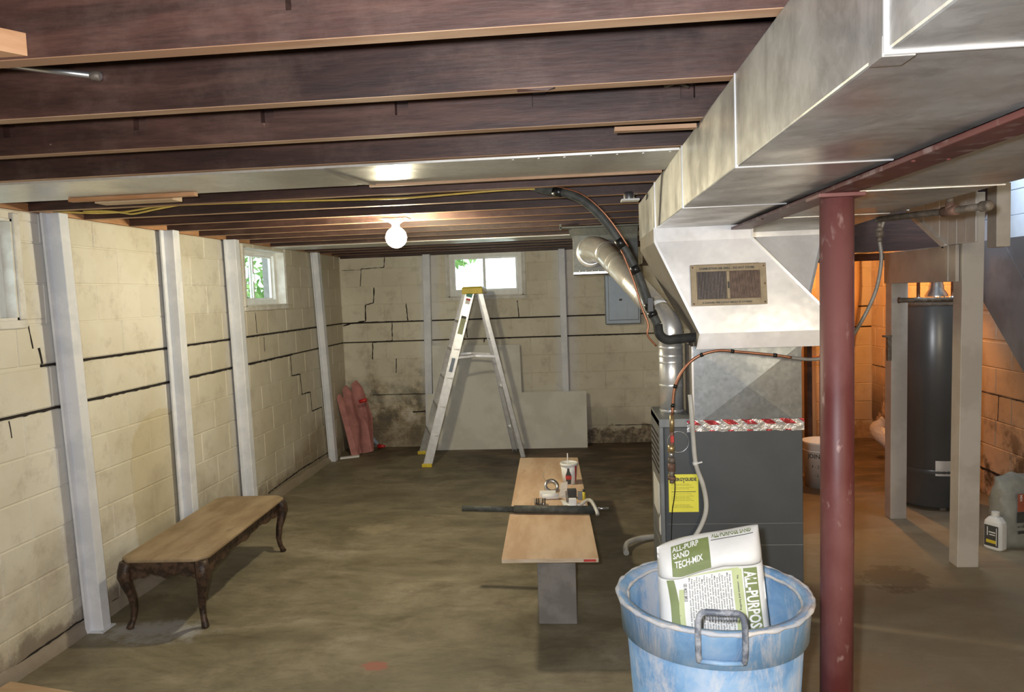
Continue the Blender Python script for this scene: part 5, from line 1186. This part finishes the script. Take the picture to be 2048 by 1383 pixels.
# water heater
t = thing('water_heater', (2.63, 5.72, 0), 'tall dark grey cylindrical water heater between the beige posts', 'water heater')
c = Vector((2.63, 5.72, 0)); R_ = .245
mb = MB(); mb.lathe([(0, .02), (R_-.02, .02), (R_, .03), (R_, 1.50), (R_-.006, 1.515), (0, 1.52)], c, 48); mb.build('tank', 'heater', t)
mb = MB(); mb.lathe([(R_+.002, 1.485), (R_+.004, 1.49), (R_+.004, 1.512), (R_-.004, 1.520), (R_-.01, 1.518)], c, 48); mb.build('top_rim', 'iron', t)
mb = MB(); mb.lathe([(R_+.001, .27), (R_+.003, .28), (R_+.003, .29), (R_+.001, .30)], c, 48); mb.build('band', 'heater', t)
for k in range(3):
    a = 2*pi*k/3+.4; mb = MB(); mb.box(c.x+cos(a)*.2-.02, c.x+cos(a)*.2+.02, c.y+sin(a)*.2-.02, c.y+sin(a)*.2+.02, 0, .022); mb.build('foot', 'iron', t)
mb = MB(); mb.lathe([(.075, 1.545), (.075, 1.56), (.05, 1.60), (.05, 1.625), (.045, 1.64), (.045, 1.9)], c+Vector((0, -.05, 0)), 24); mb.build('draft_hood', 'steel', t)
for dx, m_ in ((-.13, 'copper'), (.11, 'copper'), (.16, 'rustiron')):
    mb = MB(); mb.tube([c+Vector((dx, -.06, 1.515)), c+Vector((dx, -.06, 2.12))], .012, 12); pp = mb.build('water_pipe', m_, t)
    mb = MB(); mb.tube([c+Vector((dx, -.06, 1.515)), c+Vector((dx, -.06, 1.545))], .02, 12); mb.build('union', 'steel', pp)
for k in range(3):
    a = -pi/2-.6+.5*k; mb = MB(); mb.tube([c+Vector((.07*cos(a), -.05+.07*sin(a), 1.515)), c+Vector((.07*cos(a), -.05+.07*sin(a), 1.55))], .004, 6); mb.build('hood_leg', 'steel', t)
mb = MB(); pts = []
for k in range(7):
    a = -pi/2-.35+.1*k; pts.append(c+Vector((cos(a)*(R_+.002), sin(a)*(R_+.002), 0)))
for a_, b_ in zip(pts[:-1], pts[1:]): mb.add([a_+Vector((0, 0, .26)), b_+Vector((0, 0, .26)), b_+Vector((0, 0, .37)), a_+Vector((0, 0, .37))], [(0, 1, 2, 3)], None, True)
mb.build('foil_patch', 'seam', t)
# pipe rail across the heater top
t = thing('rail_pipe', (2.3, 5.2, 1.535), 'horizontal dusty pipe resting across the posts before the heater top', 'pipe')
mb = MB(); mb.tube([(2.165, 5.19, 1.540), (2.56, 5.22, 1.530)], .0165, 14); mb.build('pipe', 'iron', t)
mb = MB(); mb.lathe([(.019, -.012), (.021, 0), (.0, .004)], (2.165, 5.19, 1.540), 14, None, (-1, 0, 0)); mb.build('end_cap', 'iron', t)
# door hinge / latch on the far post
mb = MB(); mb.box(2.115, 2.17, 5.30, 5.335, 1.285, 1.298); mb.box(2.145, 2.17, 5.31, 5.34, 1.12, 1.29); tag(mb.build('steel_bracket', 'iron'), 'small dark bracket on the side of the post left of the heater', 'bracket')

# white bucket with handwriting
c = Vector((2.0, 6.25, 0))
t = thing('white_bucket', c, 'white plastic bucket with black handwriting behind the red pole', 'bucket')
mb = MB(); mb.lathe([(0, .004), (.128, .004), (.132, 0), (.152, .36), (.158, .362), (.158, .378), (.150, .378), (.129, .012), (0, .012)], c, 36); mb.build('body', 'white', t)
mb = MB(); mb.lathe([(.153, .30), (.158, .302), (.158, .310), (.153, .312)], c, 36); mb.build('rib', 'white', t)
def bk(x, z):
    r = .134+.02*z/.36+.0012; a = -pi/2-.9+x/r; return c+Vector((cos(a)*r, sin(a)*r, z))
text('JOINT CO', .05, None, None, None, 'ink', t, fn=lambda x, y: bk(x-.03, .25+y), bold=.0008)
text('4 - 2', .035, None, None, None, 'ink', t, fn=lambda x, y: bk(x, .17+y)); text('- 2', .035, None, None, None, 'ink', t, fn=lambda x, y: bk(x+.02, .10+y))
# wrapped roll leaning at the far post
t = thing('wrapped_roll', (2.9, 7.0, 0), 'plastic-wrapped white roll leaning behind the left beige post', 'roll')
a, b = Vector((2.98, 6.95, .03)), Vector((2.79, 7.15, .27))
mb = MB(); mb.tube([a, b], .065, 18); mb.build('roll', 'white', t)
mb = MB(); mb.tube(spline([a-Vector((0, 0, .0)), a.lerp(b, .5), b, b+Vector((.05, .01, .07)), b+Vector((.08, .0, .09))], 4), [.068]*9+[.066, .06, .05, .045, .05, .055, .05, .02], 14); mb.build('plastic_wrap', 'film', t)
# jug
def sqring(c, hx, hy, z, n=24, p=4, ang=0):
    o = []
    for k in range(n):
        a = 2*pi*k/n; ca, sa = cos(a), sin(a); r = (abs(ca)**p+abs(sa)**p)**(-1/p); x, y = hx*r*ca, hy*r*sa
        o.append((c[0]+x*cos(ang)-y*sin(ang), c[1]+x*sin(ang)+y*cos(ang), z))
    return o
jc = (2.545, 4.72); ja = 2.1
t = thing('white_jug', (jc[0], jc[1], 0), 'small white plastic jug with black label on floor at right', 'jug')
mb = MB(); loft(mb, [sqring(jc, hx, hy, z, ang=ja) for hx, hy, z in ((.052, .036, 0), (.057, .040, .008), (.057, .040, .15), (.054, .038, .17), (.035, .03, .195), (.018, .018, .203), (.018, .018, .212))]); mb.build('body', 'white', t)
mb = MB(); loft(mb, [sqring(jc, .022, .022, z, p=2, ang=0) for z in (.208, .23)]); mb.build('cap', 'white', t)
X = Vector((cos(ja), sin(ja), 0)); Nn = Vector((-sin(ja), cos(ja), 0))
mb = MB(); o = Vector((jc[0], jc[1], 0))+Nn*.0405; Q = [o-X*.042+Vector((0, 0, .02)), o+X*.042+Vector((0, 0, .02)), o+X*.042+Vector((0, 0, .15)), o-X*.042+Vector((0, 0, .15))]
mb.prism(Q, Nn*.001); lb = mb.build('label', 'ink', t)
mb = MB(); o = o+Nn*.0012
for z0, z1, x0, x1 in ((.04, .06, -.03, .03),): mb.prism([o+X*x0+Vector((0, 0, z0)), o+X*x1+Vector((0, 0, z0)), o+X*x1+Vector((0, 0, z1)), o+X*x0+Vector((0, 0, z1))], Nn*.0006)
mb.build('label_band', 'yellow', lb)
mb = MB()
for z0, z1, x0, x1 in ((.085, .14, .020, .025), (.03, .14, -.034, -.030), (.105, .112, -.025, .015), (.09, .096, -.025, .01)): mb.prism([o+X*x0+Vector((0, 0, z0)), o+X*x1+Vector((0, 0, z0)), o+X*x1+Vector((0, 0, z1)), o+X*x0+Vector((0, 0, z1))], Nn*.0006)
mb.build('label_print', 'ink_white', lb)
# cement bag at right
t = thing('mortar_bag', (2.725, 4.80, 0), 'grey crumpled paper bag with red and black label at right edge', 'bag')
M['bag_grey'] = plain('grey_bag_paper', (0.27, 0.27, 0.235), 0.6, 0, 0.15, 9, 0.4)
rn = random.Random(5); lv = []
bc = (2.735, 4.82)
for k in range(17):
    z = .44*k/16; f = 1-.07*max(0, (k-11)/5)**2-.06*(1-min(1, k/2)); n = 40; ring = []
    for q in sqring(bc, .165*f, .10*f*(1-.78*(max(0, k-9)/7)**1.6), z, n, 3.2, .25):
        ring.append((q[0]+.005*sin(q[1]*60+z*57)+rn.uniform(-.002, .002), q[1]+.006*sin(q[0]*55+z*50)+.003*sin(q[0]*120-z*90)+rn.uniform(-.002, .002), q[2]+(.014*sin(q[0]*38) if k > 13 else 0)))
    lv.append(ring)
mb = MB()
for a_, b_ in zip(lv[:-1], lv[1:]): mb.add(a_+b_, [(i, (i+1) % 40, 40+(i+1) % 40, 40+i) for i in range(40)], None, True)
mb.add(lv[0], [tuple(range(40))]); mb.add(lv[-1], [tuple(range(40))]); mb.build('bag_body', 'bag_grey', t)
ca, sa_ = cos(.25), sin(.25); X = Vector((ca, sa_, 0)); Nn = Vector((sa_, -ca, 0)); o = Vector((bc[0], bc[1], 0))+Nn*.1045
M['bag_red'] = plain('bag_red', (0.42, 0.11, 0.06), 0.6)
def bl(x0, x1, z0, z1, m_, nm_, d=0):
    mb = MB(); oo = o+Nn*d; mb.prism([oo+X*x0+Vector((0, 0, z0)), oo+X*x1+Vector((0, 0, z0)), oo+X*x1+Vector((0, 0, z1)), oo+X*x0+Vector((0, 0, z1))], Nn*.001); return mb.build(nm_, m_, t)
bl(-.105, -.028, .235, .345, 'bag_red', 'red_label'); bl(-.108, -.026, .165, .233, 'ink', 'black_label'); bl(-.10, -.055, .095, .115, 'ink', 'barcode')
text('MORTAR', .024, o+Nn*.003+X*(-.058)+Vector((0, 0, .34)), (0, 0, -1), X, 'ink_white', t, bold=.0004)
text('MIX', .024, o+Nn*.003+X*(-.092)+Vector((0, 0, .34)), (0, 0, -1), X, 'ink_white', t, bold=.0004)
text('60 LB', .02, o+Nn*.003+X*(-.105)+Vector((0, 0, .135)), X, (0, 0, 1), 'ink', t, bold=.0003)
